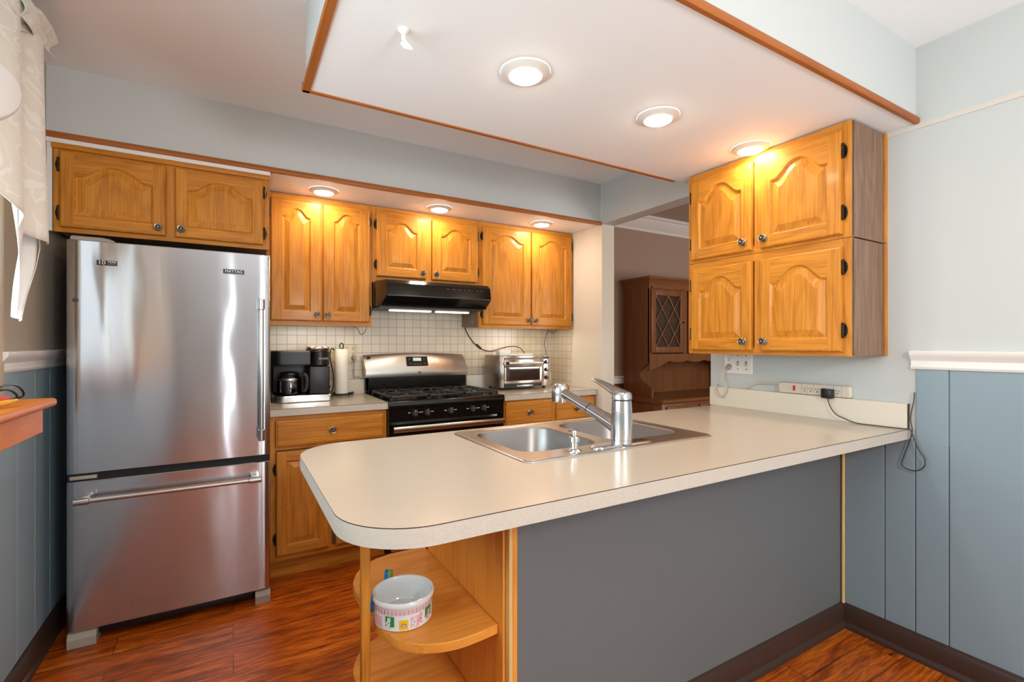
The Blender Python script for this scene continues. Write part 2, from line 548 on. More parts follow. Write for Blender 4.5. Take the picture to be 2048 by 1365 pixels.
def face_right(x, y, z):     # on the right-hand wall: u=-Y, v=+Z, w=-X
    return frame((x, y, z), (0, -1, 0), (0, 0, 1), (-1, 0, 0))


def text(body, size, mat, parent, M, name='lettering', ext=0.0004, xs=1.0):
    c = bpy.data.curves.new('t', 'FONT'); c.body = body; c.size = size; c.align_x = 'CENTER'; c.align_y = 'CENTER'; c.extrude = ext
    o = bpy.data.objects.new('t', c); COL.objects.link(o)
    dg = bpy.context.evaluated_depsgraph_get()
    me = bpy.data.meshes.new_from_object(o.evaluated_get(dg))
    bpy.data.objects.remove(o, do_unlink=True)
    off = Vector((0, 0, 0)); p = parent
    while p is not None:
        off += p.location; p = p.parent
    me.transform(Matrix.Translation(-off) @ M @ Matrix.Diagonal((xs, 1, 1, 1)))
    me.materials.clear(); me.materials.append(mat)
    o = bpy.data.objects.new(name, me); COL.objects.link(o); o.parent = parent
    return o


def rrect(x0, x1, y0, y1, r, n=6):
    out = []
    rs = r if isinstance(r, (list, tuple)) else [r] * 4
    for (cx, cy, a0, k) in ((x1, y1, 0, 0), (x0, y1, 90, 1), (x0, y0, 180, 2), (x1, y0, 270, 3)):
        q = rs[k]
        sx = -1 if k in (0, 3) else 1; sy = -1 if k in (0, 1) else 1
        if q <= 1e-6:
            out.append((cx, cy)); continue
        for i in range(n + 1):
            a = math.radians(a0 + 90 * i / n)
            out.append((cx + sx * q + q * math.cos(a), cy + sy * q + q * math.sin(a)))
    return out


# ------------------------------------------------------------------ room shell
def sbox(name, mat, *b, bev=0.0):
    return struct(MB().box(*b, bev=bev).build(name, mat))


XD0, XD1 = 2.50, 5.0            # dining room beyond the opening
YO0, YO1 = 1.81, 2.754          # the opening in the right-hand wall
sbox('floor', FLOOR, XL - 0.12, XD1 + 0.1, YF - 0.1, YB + 0.1, -0.05, 0)
sbox('ceiling', CEILP, XL - 0.12, XD0, YF - 0.1, YB + 0.1, ZC, ZC + 0.06)
sbox('ceiling_dining', DINC, XD0, XD1 + 0.1, 0.1, YB + 0.1, 2.50, 2.56)
sbox('wall_back', SIDEP, XL - 0.12, XD0, YB, YB + 0.1, 0, ZC)
# right wall with the opening to the dining room
w = MB(); w.box(XW, XD0, YF, YO0, 0, ZC); w.box(XW, XD0, YO0, YO1, ZS + 0.003, ZC)
struct(w.build('wall_right', WALLP))
sbox('wall_right_return', SIDEP, XW, XD0, YO1, YB, 0, ZC)
# left wall with the window hole
WY0, WY1, WZ0, WZ1 = 0.25, 2.20, 1.09, 2.26
w = MB()
w.box(XL - 0.12, XL, YF, WY0, 0, ZC); w.box(XL - 0.12, XL, WY1, YB, 0, ZC)
w.box(XL - 0.12, XL, WY0, WY1, 0, WZ0); w.box(XL - 0.12, XL, WY0, WY1, WZ1, ZC)
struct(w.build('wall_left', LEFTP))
# wall behind the camera: narrow sidelight, and a glass door added for fill light
w = MB()
w.box(XL, 0.02, YF - 0.1, YF, 0, ZC); w.box(0.13, 0.75, YF - 0.1, YF, 0, ZC); w.box(2.25, XW, YF - 0.1, YF, 0, ZC)
w.box(0.02, 0.13, YF - 0.1, YF, 2.06, ZC); w.box(0.75, 2.25, YF - 0.1, YF, 2.06, ZC); w.box(0.02, 0.13, YF - 0.1, YF, 0, 0.06)
struct(w.build('wall_front', WALLP))
for k, (a, b, z0, z1) in enumerate(((0.02, 0.13, 0.06, 2.06), (0.75, 2.25, 0.0, 2.06))):
    t = struct(MB().build('window_2' if k == 0 else 'added_glass_door', WHITE))
    m = MB(); e = 0.030 if k == 0 else 0.05
    m.box(a, a + e, YF - 0.08, YF - 0.03, z0, z1); m.box(b - e, b, YF - 0.08, YF - 0.03, z0, z1)
    m.box(a + e, b - e, YF - 0.08, YF - 0.03, z1 - e, z1); m.box(a + e, b - e, YF - 0.08, YF - 0.03, z0, z0 + e)
    if k: m.box((a + b) / 2 - 0.04, (a + b) / 2 + 0.04, YF - 0.08, YF - 0.03, z0 + e, z1 - e)
    m.build('frame', WHITE, t)
    MB().box(a + e, b - e, YF - 0.058, YF - 0.054, z0 + e, z1 - e).build('pane', CLEAR, t)
# dining room walls
w = MB(); w.box(XD0, XD1, YB, YB + 0.1, 0.92, 2.5)
struct(w.build('wall_dining_back', DINW))
sbox('wall_dining_lower', DINR, XD0, XD1, YB, YB + 0.1, 0, 0.92)
sbox('wall_dining_right', DINW, XD1, XD1 + 0.1, 0.1, YB + 0.1, 0, 2.5)
w = MB()
w.box(XD0, 3.4, 0.15, 0.25, 0, 2.5); w.box(4.6, XD1, 0.15, 0.25, 0, 2.5); w.box(3.4, 4.6, 0.15, 0.25, 0, 0.9); w.box(3.4, 4.6, 0.15, 0.25, 2.1, 2.5)  # unseen window hole, added to let the dining fill in
struct(w.build('wall_dining_front', DINW))
m = MB()
pr = [(YB, 2.365), (YB - 0.012, 2.365), (YB - 0.016, 2.39), (YB - 0.03, 2.40), (YB - 0.05, 2.43), (YB - 0.075, 2.455), (YB - 0.08, 2.47), (YB - 0.10, 2.478), (YB - 0.10, 2.5), (YB, 2.5)]
m.prism(pr, XD0, XD1, 'x')
struct(m.build('trim_crown_dining', WHITE))
m = MB()
m.prism([(YB, 0.885), (YB - 0.014, 0.885), (YB - 0.018, 0.905), (YB - 0.012, 0.915), (YB - 0.012, 0.935), (YB - 0.025, 0.945), (YB - 0.025, 0.955), (YB, 0.955)], XD0, XD1, 'x')
struct(m.build('trim_rail_dining', WHITE))

# soffits
sbox('ceiling_soffit_back', CEILP, XL, XW, 2.772, YB, ZS, ZS + 0.01)
sbox('wall_soffit_back', SOFFP, XL, XW, 2.765, 2.772, ZS, ZC)
SX0, SY0, SY1 = 0.220, 0.850, 1.812
sbox('ceiling_soffit_peninsula', CEILP, SX0, XW, SY0, SY1, ZS, ZS + 0.01)
w = MB()
w.box(SX0, SX0 + 0.01, SY0, SY1, ZS + 0.01, ZC); w.box(SX0 + 0.01, XW, SY0, SY0 + 0.01, ZS + 0.01, ZC); w.box(SX0 + 0.01, XW, SY1 - 0.01, SY1, ZS + 0.01, ZC)
struct(w.build('wall_soffit_peninsula', SOFFP))


def quarter(name, mat, axis, a0, a1, c, sgn, r=0.022):
    """half round stained trim at a soffit edge. c=(horizontal position of the soffit face, z), sgn = outward direction."""
    pts = [(0, -0.006), (0.010, -0.006), (0.014, 0.0), (0.014, 0.012), (0.010, 0.020), (0, 0.022)]
    pts = [(c[0] + sgn * p, c[1] + q) for p, q in pts] + [(c[0] - sgn * 0.004, c[1] + 0.0), (c[0] - sgn * 0.004, c[1] - 0.006)]
    m = MB()
    if axis == 'x':
        m.prism(pts, a0, a1, 'x')
    else:
        m.prism(pts, a0, a1, 'y')
    return struct(m.build(name, mat))


quarter('trim_1', TRIMX, 'x', XL, XW - 0.002, (2.765, ZS), -1)
quarter('trim_2', TRIMX, 'x', SX0 - 0.012, XW - 0.002, (SY0, ZS), -1)
quarter('trim_3', TRIMX, 'x', SX0 - 0.012, XW - 0.3, (SY1, ZS), 1)
m = MB()
m.prism([(SX0 - 0.014, ZS), (SX0 - 0.010, ZS - 0.006), (SX0 + 0.012, ZS - 0.006), (SX0 + 0.014, ZS - 0.001), (SX0, ZS), (SX0, ZS + 0.022), (SX0 - 0.010, ZS + 0.020)], SY0 - 0.012, SY1 + 0.012, 'y')
struct(m.build('trim_4', TRIMY))
sbox('trim_5', plain('seam_paint', (214, 206, 196), 0.6), XW - 0.004, XW, YF, 0.955, 2.128, 2.148)       # painted seam strip along the right wall

# wainscot, right wall (boards with grooves), chair rail, baseboards
m = MB()
ed = [1.12, 0.954, 0.849, 0.744, 0.54, 0.33, 0.12, -0.09, -0.30, -0.5, -0.7, -0.9, -1.1, -1.5, -2.0, -2.5, -2.99]
for a, b in zip(ed, ed[1:]):
    z1 = 0.878 if b > 0.848 else 1.172
    m.box(XW - 0.008, XW, b + 0.0018, a - 0.0018, 0, z1, 0.0015, 1)
struct(m.build('wall_right_panel', WAINP))
sbox('wall_right_groove', WAIND, XW - 0.0025, XW, -2.99, 1.12, 0, 0.87)


def rail(name, x, s, y0, y1):
    pr = [(0, 1.163), (0.014, 1.163), (0.018, 1.172), (0.012, 1.180), (0.012, 1.196), (0.024, 1.212), (0.032, 1.224), (0.032, 1.236), (0, 1.238)]
    m = MB(); m.prism([(x + s * p, q) for p, q in pr], y0, y1, 'y')
    return struct(m.build(name, WHITE))


rail('trim_6', XW, -1, YF, 0.862)
rail('trim_7', XL, 1, 2.26, YB)


def base(name, axis, c, s, a0, a1):
    pr = [(0, 0), (0.026, 0), (0.026, 0.012), (0.020, 0.022), (0.014, 0.026), (0.014, 0.086), (0.010, 0.092), (0.008, 0.100), (0, 0.104)]
    m = MB(); m.prism([(c + s * p, q) for p, q in pr], a0, a1, axis)
    return struct(m.build(name, BASEB))


base('baseboard_right', 'y', XW - 0.008, -1, YF, 1.12)
base('baseboard_left', 'y', XL + 0.008, 1, YF, YB)
m = MB()
ed = [YB - 0.01, 2.98, 2.78, 2.60, 2.42, 2.24, 2.05, 1.85, 1.65, 1.45, 1.2, 0.9, 0.5, 0.0, -0.6, -1.2, -2.0, -2.99]
for a, b in zip(ed, ed[1:]):
    m.box(XL, XL + 0.008, b + 0.0018, a - 0.0018, 0, 1.17 if b > 2.2 else 1.03, 0.0015, 1)
struct(m.build('wall_left_panel', WAINP))

# window in the left wall
t = struct(MB().build('window_1', WHITE))
m = MB()
for (a, b, c, d) in ((WY0, WY0 + 0.05, WZ0, WZ1), (WY1 - 0.05, WY1, WZ0, WZ1), (WY0 + 0.05, WY1 - 0.05, WZ0, WZ0 + 0.05), (WY0 + 0.05, WY1 - 0.05, WZ1 - 0.05, WZ1), (1.2, 1.25, WZ0 + 0.05, WZ1 - 0.05), (WY0 + 0.05, 1.2, 1.66, 1.70), (1.25, WY1 - 0.05, 1.66, 1.70)):
    m.box(XL - 0.09, XL - 0.04, a, b, c, d)
m.build('frame', WHITE, t)
MB().box(XL - 0.068, XL - 0.064, WY0 + 0.05, WY1 - 0.05, WZ0 + 0.05, WZ1 - 0.05).build('pane', CLEAR, t)
m = MB(); m.box(XL, XL + 0.018, WY1, WY1 + 0.075, WZ0 - 0.13, WZ1 + 0.07, 0.004); m.box(XL, XL + 0.018, WY0 - 0.075, WY0, WZ0 - 0.13, WZ1 + 0.07, 0.004); m.box(XL, XL + 0.018, WY0, WY1, WZ1, WZ1 + 0.07, 0.004)
struct(m.build('trim_8', plain('casing_paint', (214, 196, 172), 0.5)))

# tiles and back boards (fixed to the wall)
sbox('wall_back_tile', TILEX, 0.15, XW - 0.002, YB - 0.010, YB, CT + 0.10, 1.70)
sbox('wall_side_tile', TILEY, XW - 0.008, XW, 3.115, YB - 0.010, CT, 1.42)


# ------------------------------------------------------------------ cabinets
def bell(u):
    return (1 + math.cos(PI * min(1, abs(u)) ** 1.28)) / 2


def door_loop(w, h, d, stile, rail_b, rail_t, arch, n=20):
    """loop of the panel opening inset by d. counter-clockwise from bottom left."""
    x0, x1, y0 = stile + d, w - stile - d, rail_b + d
    ys = h - rail_t - arch - d
    out = [(x0, y0), (x1, y0)]
    for i in range(n + 1):
        u = 1 - 2 * i / n
        x = (x0 + x1) / 2 + u * (x1 - x0) / 2
        out.append((x, ys + (arch * bell(u * 1.12) if arch else 0)))
    return out


def make_door(par, M, w, h, arch=0.05, stile=0.055, rb=0.055, rt=0.05, knob=None, hinges=(), hside=1, mats=None, name='door', hingey=None, th=0.020):
    matv, math_ = mats
    n = 20
    m = MB()
    lp0 = door_loop(w, h, 0, stile, rb, rt, arch, n)
    lp1 = [(x, y, th - 0.006) for x, y in door_loop(w, h, 0.006, stile, rb, rt, arch, n)]
    e = 0.007
    O = [(e, e), (w - e, e), (w - e, h - e), (e, h - e)]
    V = [m.v((x, y, th)) for x, y in lp0]
    ov = [m.v((x, y, th)) for x, y in O]
    # stiles (full height) and rails as strips on the front plane
    sl, sr = stile, w - stile
    m.mi = 1
    bl = m.v((sl, e, th)); brr = m.v((sr, e, th)); tl = m.v((sl, h - e, th)); tr = m.v((sr, h - e, th))
    m.f([bl, brr, V[1], V[0]])
    top = [tr] + [m.v((x, h - e, th)) for x, y in lp0[3:-1]] + [tl]
    arcv = V[2:]
    for i in range(n):
        m.f([top[i], top[i + 1], arcv[i + 1], arcv[i]])
    m.mi = 0
    m.f([ov[0], bl, V[0], arcv[-1], tl, ov[3]])
    m.f([brr, ov[1], ov[2], tr, arcv[0], V[1]])
    # inner moulding
    m.mi = 1
    r1 = [m.v(c) for c in lp1]
    for i in range(len(V)):
        j = (i + 1) % len(V)
        m.f([V[i], V[j], r1[j], r1[i]])
    # outer eased edge
    m.mi = 0
    ring = [ov, [m.v(c) for c in ((0.002, 0.002, th - 0.003), (w - 0.002, 0.002, th - 0.003), (w - 0.002, h - 0.002, th - 0.003), (0.002, h - 0.002, th - 0.003))],
            [m.v(c) for c in ((0, 0, th - 0.008), (w, 0, th - 0.008), (w, h, th - 0.008), (0, h, th - 0.008))],
            [m.v(c) for c in ((0, 0, 0), (w, 0, 0), (w, h, 0), (0, h, 0))]]
    for a, b in zip(ring, ring[1:]):
        for i in range(4):
            m.f([a[i], a[(i + 1) % 4], b[(i + 1) % 4], b[i]])
    m.f(ring[-1][::-1])
    d = m.build(name, [matv, math_], par, M, ang=25)
    # raised panel
    p = MB()
    lv = [[(x, y, z) for x, y in door_loop(w, h, o, stile, rb, rt, arch, n)] for o, z in ((0.0055, th - 0.0065), (0.009, th - 0.0085), (0.012, th - 0.0085), (0.036, th - 0.0015), (0.0375, th - 0.0005))]
    p.loft(lv, False, True)
    p.build('panel', matv, d, M, ang=12)
    if knob:
        make_knob(d, M, knob[0], knob[1], th)
    hy = hingey or (0.07, h - 0.13)
    if hside is not None:
        for yy in hy:
            make_hinge(d, M, -0.002 if hside < 0 else w + 0.002, yy, hside, th)
    return d


def make_knob(par, M, u, v, th, r=0.0165):
    k = MB()
    k.lathe([(r, 0), (r, 0.003), (r * 0.86, 0.005), (r * 0.5, 0.006), (r * 0.42, 0.012), (r * 0.62, 0.016), (r * 0.98, 0.019), (r, 0.022), (r * 0.9, 0.0245), (r * 0.72, 0.0235)], 20, (u, v, th), None, True, True)
    k.mi = 1
    k.lathe([(r * 0.72, 0.0236), (r * 0.70, 0.0225), (r * 0.45, 0.0228)], 16, (u, v, th), None, True, True)
    k.mi = 0
    k.sphere((u, v, th + 0.0245), r * 0.36, 10)
    for i in range(6):
        a = i * PI / 3
        k.sphere((u + r * 0.56 * math.cos(a), v + r * 0.56 * math.sin(a), th + 0.0232), r * 0.14, 6)
    return k.build('knob', [PEW, PEWD], par, M)


def make_hinge(par, M, u, v, side, th):
    k = MB()
    # leaf on the face frame with a lens outline, and the knuckle barrel
    pts = []
    for i in range(9):
        t = i / 8
        pts.append((u + side * (0.004 + 0.010 * math.sin(PI * t) ** 0.7), v - 0.026 + 0.052 * t))
    poly = pts + [(u, v + 0.026), (u, v - 0.026)]
    k.prism(poly, 0.0, 0.004)
    k.cyl((u + side * 0.002, v - 0.024, 0.012), (u + side * 0.002, v + 0.024, 0.012), 0.0045, n=8)
    for q in (-0.022, -0.011, 0, 0.011, 0.022):
        k.cyl((u + side * 0.002, v + q - 0.003, 0.012), (u + side * 0.002, v + q + 0.003, 0.012), 0.0058, n=8)
    k.sphere((u + side * 0.002, v - 0.027, 0.012), 0.005, 8); k.sphere((u + side * 0.002, v + 0.027, 0.012), 0.005, 8)
    return k.build('hinge', BRZ, par, M)


def face_frame(par, M, w, h, stiles, rails, mats, th=0.019, lr=0.028):
    """face frame: full stiles at the ends, [(u0,u1)] extra stiles, rails [(v0,v1)]"""
    m = MB()
    m.mi = 0
    m.box(0, lr, 0, h, -th, 0, 0.001, 1); m.box(w - lr, w, 0, h, -th, 0, 0.001, 1)
    rr = sorted(rails)
    m.mi = 1
    for a, b in rr: m.box(lr, w - lr, a, b, -th, 0)
    m.mi = 0
    for a, b in stiles:
        for (r0, r1), (q0, q1) in zip(rr, rr[1:]):
            m.box(a, b, r1, q0, -th, 0)
    return m.build('face_frame', list(mats), par, M)


def upper_cab(name, label, x0, x1, z0, z1, doors, arch, group, yf=3.11, yb=YB - 0.011, gap=0.0):
    t = thing(name, label, 'cabinet', ((x0 + x1) / 2, yf, z0), group)
    M = face_back(x0, yf, z0)
    w, h = x1 - x0, z1 - z0
    MB().box(x0 + 0.001, x1 - 0.001, yf + 0.019, yb, z0 + 0.012, z1, 0.001, 1).build('carcass', SIDEV, t)
    mid = [((doors[0][1] + doors[1][0]) / 2 - x0 - 0.02, (doors[0][1] + doors[1][0]) / 2 - x0 + 0.02)]
    face_frame(t, M, w, h, mid, [(0, 0.035), (h - 0.04, h)], (OAKZ, OAKX))
    for k, (a, b, c, d) in enumerate(doors):
        D = face_back(a, yf - 0.0005, c)
        dw, dh = b - a, d - c
        make_door(t, D, dw, dh, arch, knob=(dw - 0.025, 0.04) if k == 0 else (0.027, 0.04), hside=-1 if k == 0 else 1, mats=(OAKZ, OAKX), hingey=(0.075, dh - 0.075), stile=0.062 if dw > 0.26 else 0.056)
    return t


GU = 'golden oak wall cabinets along the back wall'
upper_cab('wall_cabinet', 'tall golden oak double-door wall cabinet between fridge and range hood, above the coffee maker', 0.166, 0.769, 1.372, 2.150,
          [(0.186, 0.464, 1.40, 2.116), (0.472, 0.752, 1.40, 2.116)], 0.05, GU)
upper_cab('wall_cabinet', 'short golden oak double-door wall cabinet directly above the black range hood', 0.770, 1.531, 1.660, 2.150,
          [(0.796, 1.128, 1.70, 2.108), (1.172, 1.518, 1.70, 2.108)], 0.055, GU)
upper_cab('wall_cabinet', 'tall golden oak double-door wall cabinet above the toaster oven', 1.532, 2.377, 1.378, 2.150,
          [(1.559, 1.966, 1.402, 2.118), (1.978, 2.358, 1.402, 2.118)], 0.05, GU)

for a, b, zz, lab in ((0.22, 0.72, 1.372, 'slim under-cabinet light bar above the coffee maker'), (1.70, 2.25, 1.378, 'slim under-cabinet light bar above the toaster oven')):
    t = thing('light_bar', lab, 'light', ((a + b) / 2, 3.16, zz), 'under-cabinet light bars')
    MB().box(a, b, 3.140, 3.180, zz + 0.0065, zz + 0.0115).build('housing', WPLAS, t)
    MB().box(a + 0.01, b - 0.01, 3.146, 3.174, zz + 0.0045, zz + 0.0064).build('diffuser', BARM, t)

# cabinet over the fridge
t = thing('wall_cabinet', 'wide oak cabinet with two arched doors above the refrigerator', 'cabinet', (-0.255, 2.765, 1.748))
MB().box(-0.667, 0.157, 2.785, 3.40, 1.76, 2.11, 0.001, 1).build('carcass', SIDEV, t)
face_frame(t, face_back(-0.668, 2.766, 1.748), 0.828, 0.37, [(0.385, 0.440)], [(0, 0.03), (0.335, 0.37)], (OAKZ, OAKX))
MB().box(-0.672, 0.162, 2.752, 2.790, 2.105, 2.128, 0.004).build('top_moulding', OAKX, t)
for k, (a, b) in enumerate(((-0.645, -0.273), (-0.238, 0.133))):
    D = face_back(a, 2.7655, 1.768)
    make_door(t, D, b - a, 0.328, 0.055, stile=0.048, rb=0.05, rt=0.045, knob=(b - a - 0.027, 0.035) if k == 0 else (0.025, 0.037), hside=-1 if k == 0 else 1, mats=(OAKZ, OAKX), hingey=(0.06, 0.268))
sbox('soffit_fill_strip', WHITE, XL + 0.001, 0.164, 2.758, 2.7645, 2.1295, 2.1485)  # white strip added to brighten the shaded line under the soffit trim
sbox('trim_9', WHITE, XL + 0.001, -0.672, 2.768, 2.79, 1.75, 2.14)

# stacked cabinets on the right wall
GR = 'stacked oak cabinets on the wall above the peninsula'
for (nm, z0, z1, zd0, zd1) in (('lower', 1.213, 1.684, 1.232, 1.650), ('upper', 1.686, 2.148, 1.700, 2.112)):
    lab = 'upper oak cabinet of the stacked pair above the peninsula, touching the soffit light' if nm == 'upper' else 'lower oak cabinet of the stacked pair above the peninsula, over the wall outlet'
    t = thing('wall_cabinet', lab, 'cabinet', (2.10, 1.34, z0), GR)
    MB().box(2.118, 2.373, 0.958, 1.730, z0 + 0.004, z1, 0.001, 1).build('carcass', SIDEV, t)
    M = face_right(2.10, 1.733, z0)
    h = z1 - z0
    face_frame(t, M, 0.779, h, [(0.372, 0.41)], [(0, 0.035), (h - 0.036, h)], (OAKZ, OAKY), lr=0.032)
    MB().box(2.1005, 2.3735, 0.954, 0.9585, z0 + 0.002, z1 - 0.001, 0.001, 1).build('side_panel', SIDEV, t)
    MB().box(2.3602, 2.3795, 0.946, 0.9538, z0 + 0.002, z1 - 0.001, 0.001, 1).build('scribe_strip', OAKZ, t)
    for k, (a, b) in enumerate(((1.706, 1.365), (1.325, 0.984))):
        D = face_right(2.0995, a, zd0)
        dw = a - b; dh = zd1 - zd0
        make_door(t, D, dw, dh, 0.065, stile=0.050, rb=0.052, rt=0.050, knob=(dw - 0.038, 0.042) if k == 0 else (0.013 + 0.01, 0.042), hside=-1 if k == 0 else 1, mats=(OAKZ, OAKY), hingey=(0.085, dh - 0.082))

# base cabinets, back wall
def drawer_front(par, M, w, h, mats, knob=True):
    m = MB(); th = 0.02
    lv = [[(x, y, z) for x, y in ((o, o), (w - o, o), (w - o, h - o), (o, h - o))] for o, z in ((0, 0), (0, th - 0.009), (0.004, th - 0.004), (0.010, th - 0.003), (0.013, th), (0.014, th))]
    m.loft(lv, True, True)
    d = m.build('drawer', mats, par, M, ang=12)
    if knob: make_knob(d, M, w / 2, h / 2, th, 0.0185)
    return d


t = thing('base_cabinet', 'oak base cabinet beside the fridge with one wide drawer above two doors', 'cabinet', (0.47, 2.83, 0), 'oak base cabinets along the back wall')
MB().box(0.168, 0.785, 2.849, YB - 0.011, 0.10, 0.879, 0.001, 1).build('carcass', SIDEV, t)
face_frame(t, face_back(0.167, 2.83, 0.105), 0.619, 0.774, [(0.27, 0.31)], [(0, 0.03), (0.59, 0.615), (0.745, 0.774)], (OAKZ, OAKX))
MB().box(0.168, 0.785, 2.875, 2.895, 0.0, 0.100).build('toe_kick', OAKX, t)
drawer_front(t, face_back(0.192, 2.8295, 0.714), 0.574, 0.142, OAKX)
make_door(t, face_back(0.195, 2.8295, 0.135), 0.262, 0.553, 0, stile=0.05, rb=0.05, rt=0.05, hside=-1, mats=(OAKZ, OAKX), hingey=(0.09, 0.46))
make_door(t, face_back(0.497, 2.8295, 0.135), 0.262, 0.553, 0, stile=0.05, rb=0.05, rt=0.05, hside=1, mats=(OAKZ, OAKX), hingey=(0.09, 0.46))

t = thing('base_cabinet', 'oak base cabinet below the toaster oven with two drawers side by side', 'cabinet', (1.97, 2.83, 0), 'oak base cabinets along the back wall')
MB().box(1.566, 2.372, 2.849, YB - 0.011, 0.10, 0.879, 0.001, 1).build('carcass', SIDEV, t)
face_frame(t, face_back(1.566, 2.83, 0.105), 0.806, 0.774, [(0.405, 0.445)], [(0, 0.03), (0.575, 0.60), (0.755, 0.774)], (OAKZ, OAKX))
MB().box(1.566, 2.372, 2.905, 2.925, 0.0, 0.100).build('toe_kick', OAKX, t)
for a, b in ((1.590, 1.970), (2.012, 2.365)):
    drawer_front(t, face_back(a, 2.8295, 0.708), b - a, 0.160, OAKX)
    make_door(t, face_back(a, 2.8295, 0.130), b - a, 0.545, 0, stile=0.05, rb=0.05, rt=0.05, hside=-1 if a < 1.8 else 1, mats=(OAKZ, OAKX), hingey=(0.09, 0.45))


# ------------------------------------------------------------------ countertops
def fill_between(m, outer, holes, z, flip=False):
    """flat face with holes by triangle fill; returns the vert loops."""
    loops = []
    edges = []
    for lp in [outer] + holes:
        vs = [m.v((x, y, z)) for x, y in lp]
        loops.append(vs)
        for i in range(len(vs)):
            edges.append(m.bm.edges.new((vs[i], vs[(i + 1) % len(vs)])))
    r = bmesh.ops.triangle_fill(m.bm, use_beauty=True, use_dissolve=False, edges=edges)
    for g in r['geom']:
        if isinstance(g, bmesh.types.BMFace):
            g.material_index = m.mi; g.smooth = True
    return loops


def countertop(poly, z1, th, hole=None):
    m = MB()
    m.mi = 0
    holes = [hole] if hole else []
    top = fill_between(m, poly, holes, z1)
    bot = fill_between(m, poly, holes, z1 - th)
    s1 = [m.v((x, y, z1 - 0.0022)) for x, y in poly]
    m.mi = 2
    for i in range(len(poly)):
        j = (i + 1) % len(poly)
        m.f([top[0][i], top[0][j], s1[j], s1[i]])
    m.mi = 1
    for i in range(len(poly)):
        j = (i + 1) % len(poly)
        m.f([s1[i], s1[j], bot[0][j], bot[0][i]])
    if hole:
        m.mi = 0
        for i in range(len(hole)):
            j = (i + 1) % len(hole)
            m.f([top[1][i], top[1][j], bot[1][j], bot[1][i]])
    return m


def rect(x0, x1, y0, y1):
    return [(x1, y1), (x0, y1), (x0, y0), (x1, y0)]


for (x0, x1, lab) in ((0.166, 0.786, 'beige laminate countertop between fridge and range, under the coffee maker'), (1.566, 2.376, 'beige laminate countertop under the toaster oven, right of the range')):
    t = thing('countertop', lab.replace(', right of the range', ' beside the range'), 'countertop', ((x0 + x1) / 2, 3.1, CT - 0.038), 'laminate countertops on the back wall')
    countertop(rect(x0, x1, 2.80, YB - 0.012), CT, 0.038).build('top', [LAMT, LAME, SEAM], t)
    MB().box(x0, x1 - (0.008 if x1 > 2 else 0), YB - 0.030, YB - 0.0105, CT, CT + 0.100, 0.002).build('backsplash', LAMB, t)

# peninsula top with sink cut-out and the splash board on the right wall
PX0, PY0, PY1 = 0.178, 0.866, 1.757
t = thing('countertop', 'large beige laminate peninsula top with rounded end, holding the sink', 'countertop', (1.28, 1.31, CT - 0.038))
poly = rrect(PX0, XW - 0.010, PY0, PY1, [0, 0.165, 0.165, 0], 12)
countertop(poly, CT, 0.040, rect(0.755, 1.528, 1.195, 1.685)).build('top', [LAMT, LAME, SEAM], t)
m = MB(); m.box(XW - 0.028, XW - 0.0005, PY0 + 0.002, 1.795, CT + 0.0003, CT + 0.102)
b = m.build('backsplash', LAMB, t)
MB().box(XW - 0.0282, XW - 0.0095, PY0 + 0.0005, PY0 + 0.0022, CT + 0.0003, CT + 0.1022).build('backsplash_edge', SEAM, t)

# peninsula cabinet: grey painted front, end panel, shelves
t = thing('peninsula_cabinet', 'grey painted peninsula base with open rounded oak shelves at its end', 'cabinet', (1.3, 1.42, 0))
MB().box(0.664, XW - 0.012, 1.118, 1.130, 0.0, CT - 0.041).build('front_panel', PENP, t)
MB().box(0.662, XW - 0.012, 1.135, 1.70, 0.02, CT - 0.241).build('carcass', SIDEV, t)
MB().box(0.632, 0.650, 1.135, 1.715, 0.0, CT - 0.041, 0.001, 1).build('end_panel', BIRZ, t)
MB().box(0.640, 0.6515, 1.114, 1.1345, 0.0, CT - 0.041, 0.0015, 1).build('pale_edge_strip', PLYEDGE, t)
MB().box(0.6517, 0.6655, 1.114, 1.1345, 0.0, CT - 0.041, 0.0015, 1).build('corner_strip', BIRZ, t)
MB().cyl((XW - 0.018, 1.108, 0.104), (XW - 0.018, 1.108, CT - 0.041), 0.0065, n=10).build('corner_bead', PLYEDGE, t)
base_pr = [(0, 0), (0.026, 0), (0.026, 0.012), (0.020, 0.022), (0.014, 0.026), (0.014, 0.086), (0.010, 0.092), (0.008, 0.100), (0, 0.104)]
m = MB(); m.prism([(1.118 - p, q) for p, q in base_pr], 0.667, XW - 0.008, 'x')
m.build('baseboard', BASEB, t)


def shelf_poly():
    pts = [(0.631, 1.160), (0.557, 1.152), (0.498, 1.153), (0.437, 1.172), (0.392, 1.206), (0.362, 1.252), (0.340, 1.335), (0.334, 1.42), (0.331, 1.50), (0.331, 1.56), (0.338, 1.61), (0.372, 1.68), (0.424, 1.728), (0.50, 1.752), (0.631, 1.752)]
    p = catmull([Vector((a, b, 0)) for a, b in pts[:-1]], 3)
    return [(v.x, v.y) for v in p] + [pts[-1]]


for z, nm in ((0.490, 'shelf'), (0.205, 'shelf')):
    m = MB()
    pl = shelf_poly()
    m.loft([[(x, y, z - 0.024) for x, y in pl], [(x, y, z - 0.002) for x, y in pl], [(x + (0.48 - x) * 0.006, y + (1.45 - y) * 0.006, z) for x, y in pl]], True, True)
    m.build(nm, BIRX, t)
MB().box(0.3005, 0.3255, 1.327, 1.352, 0.0, CT - 0.041, 0.006, 3).build('post', OAKZ, t)

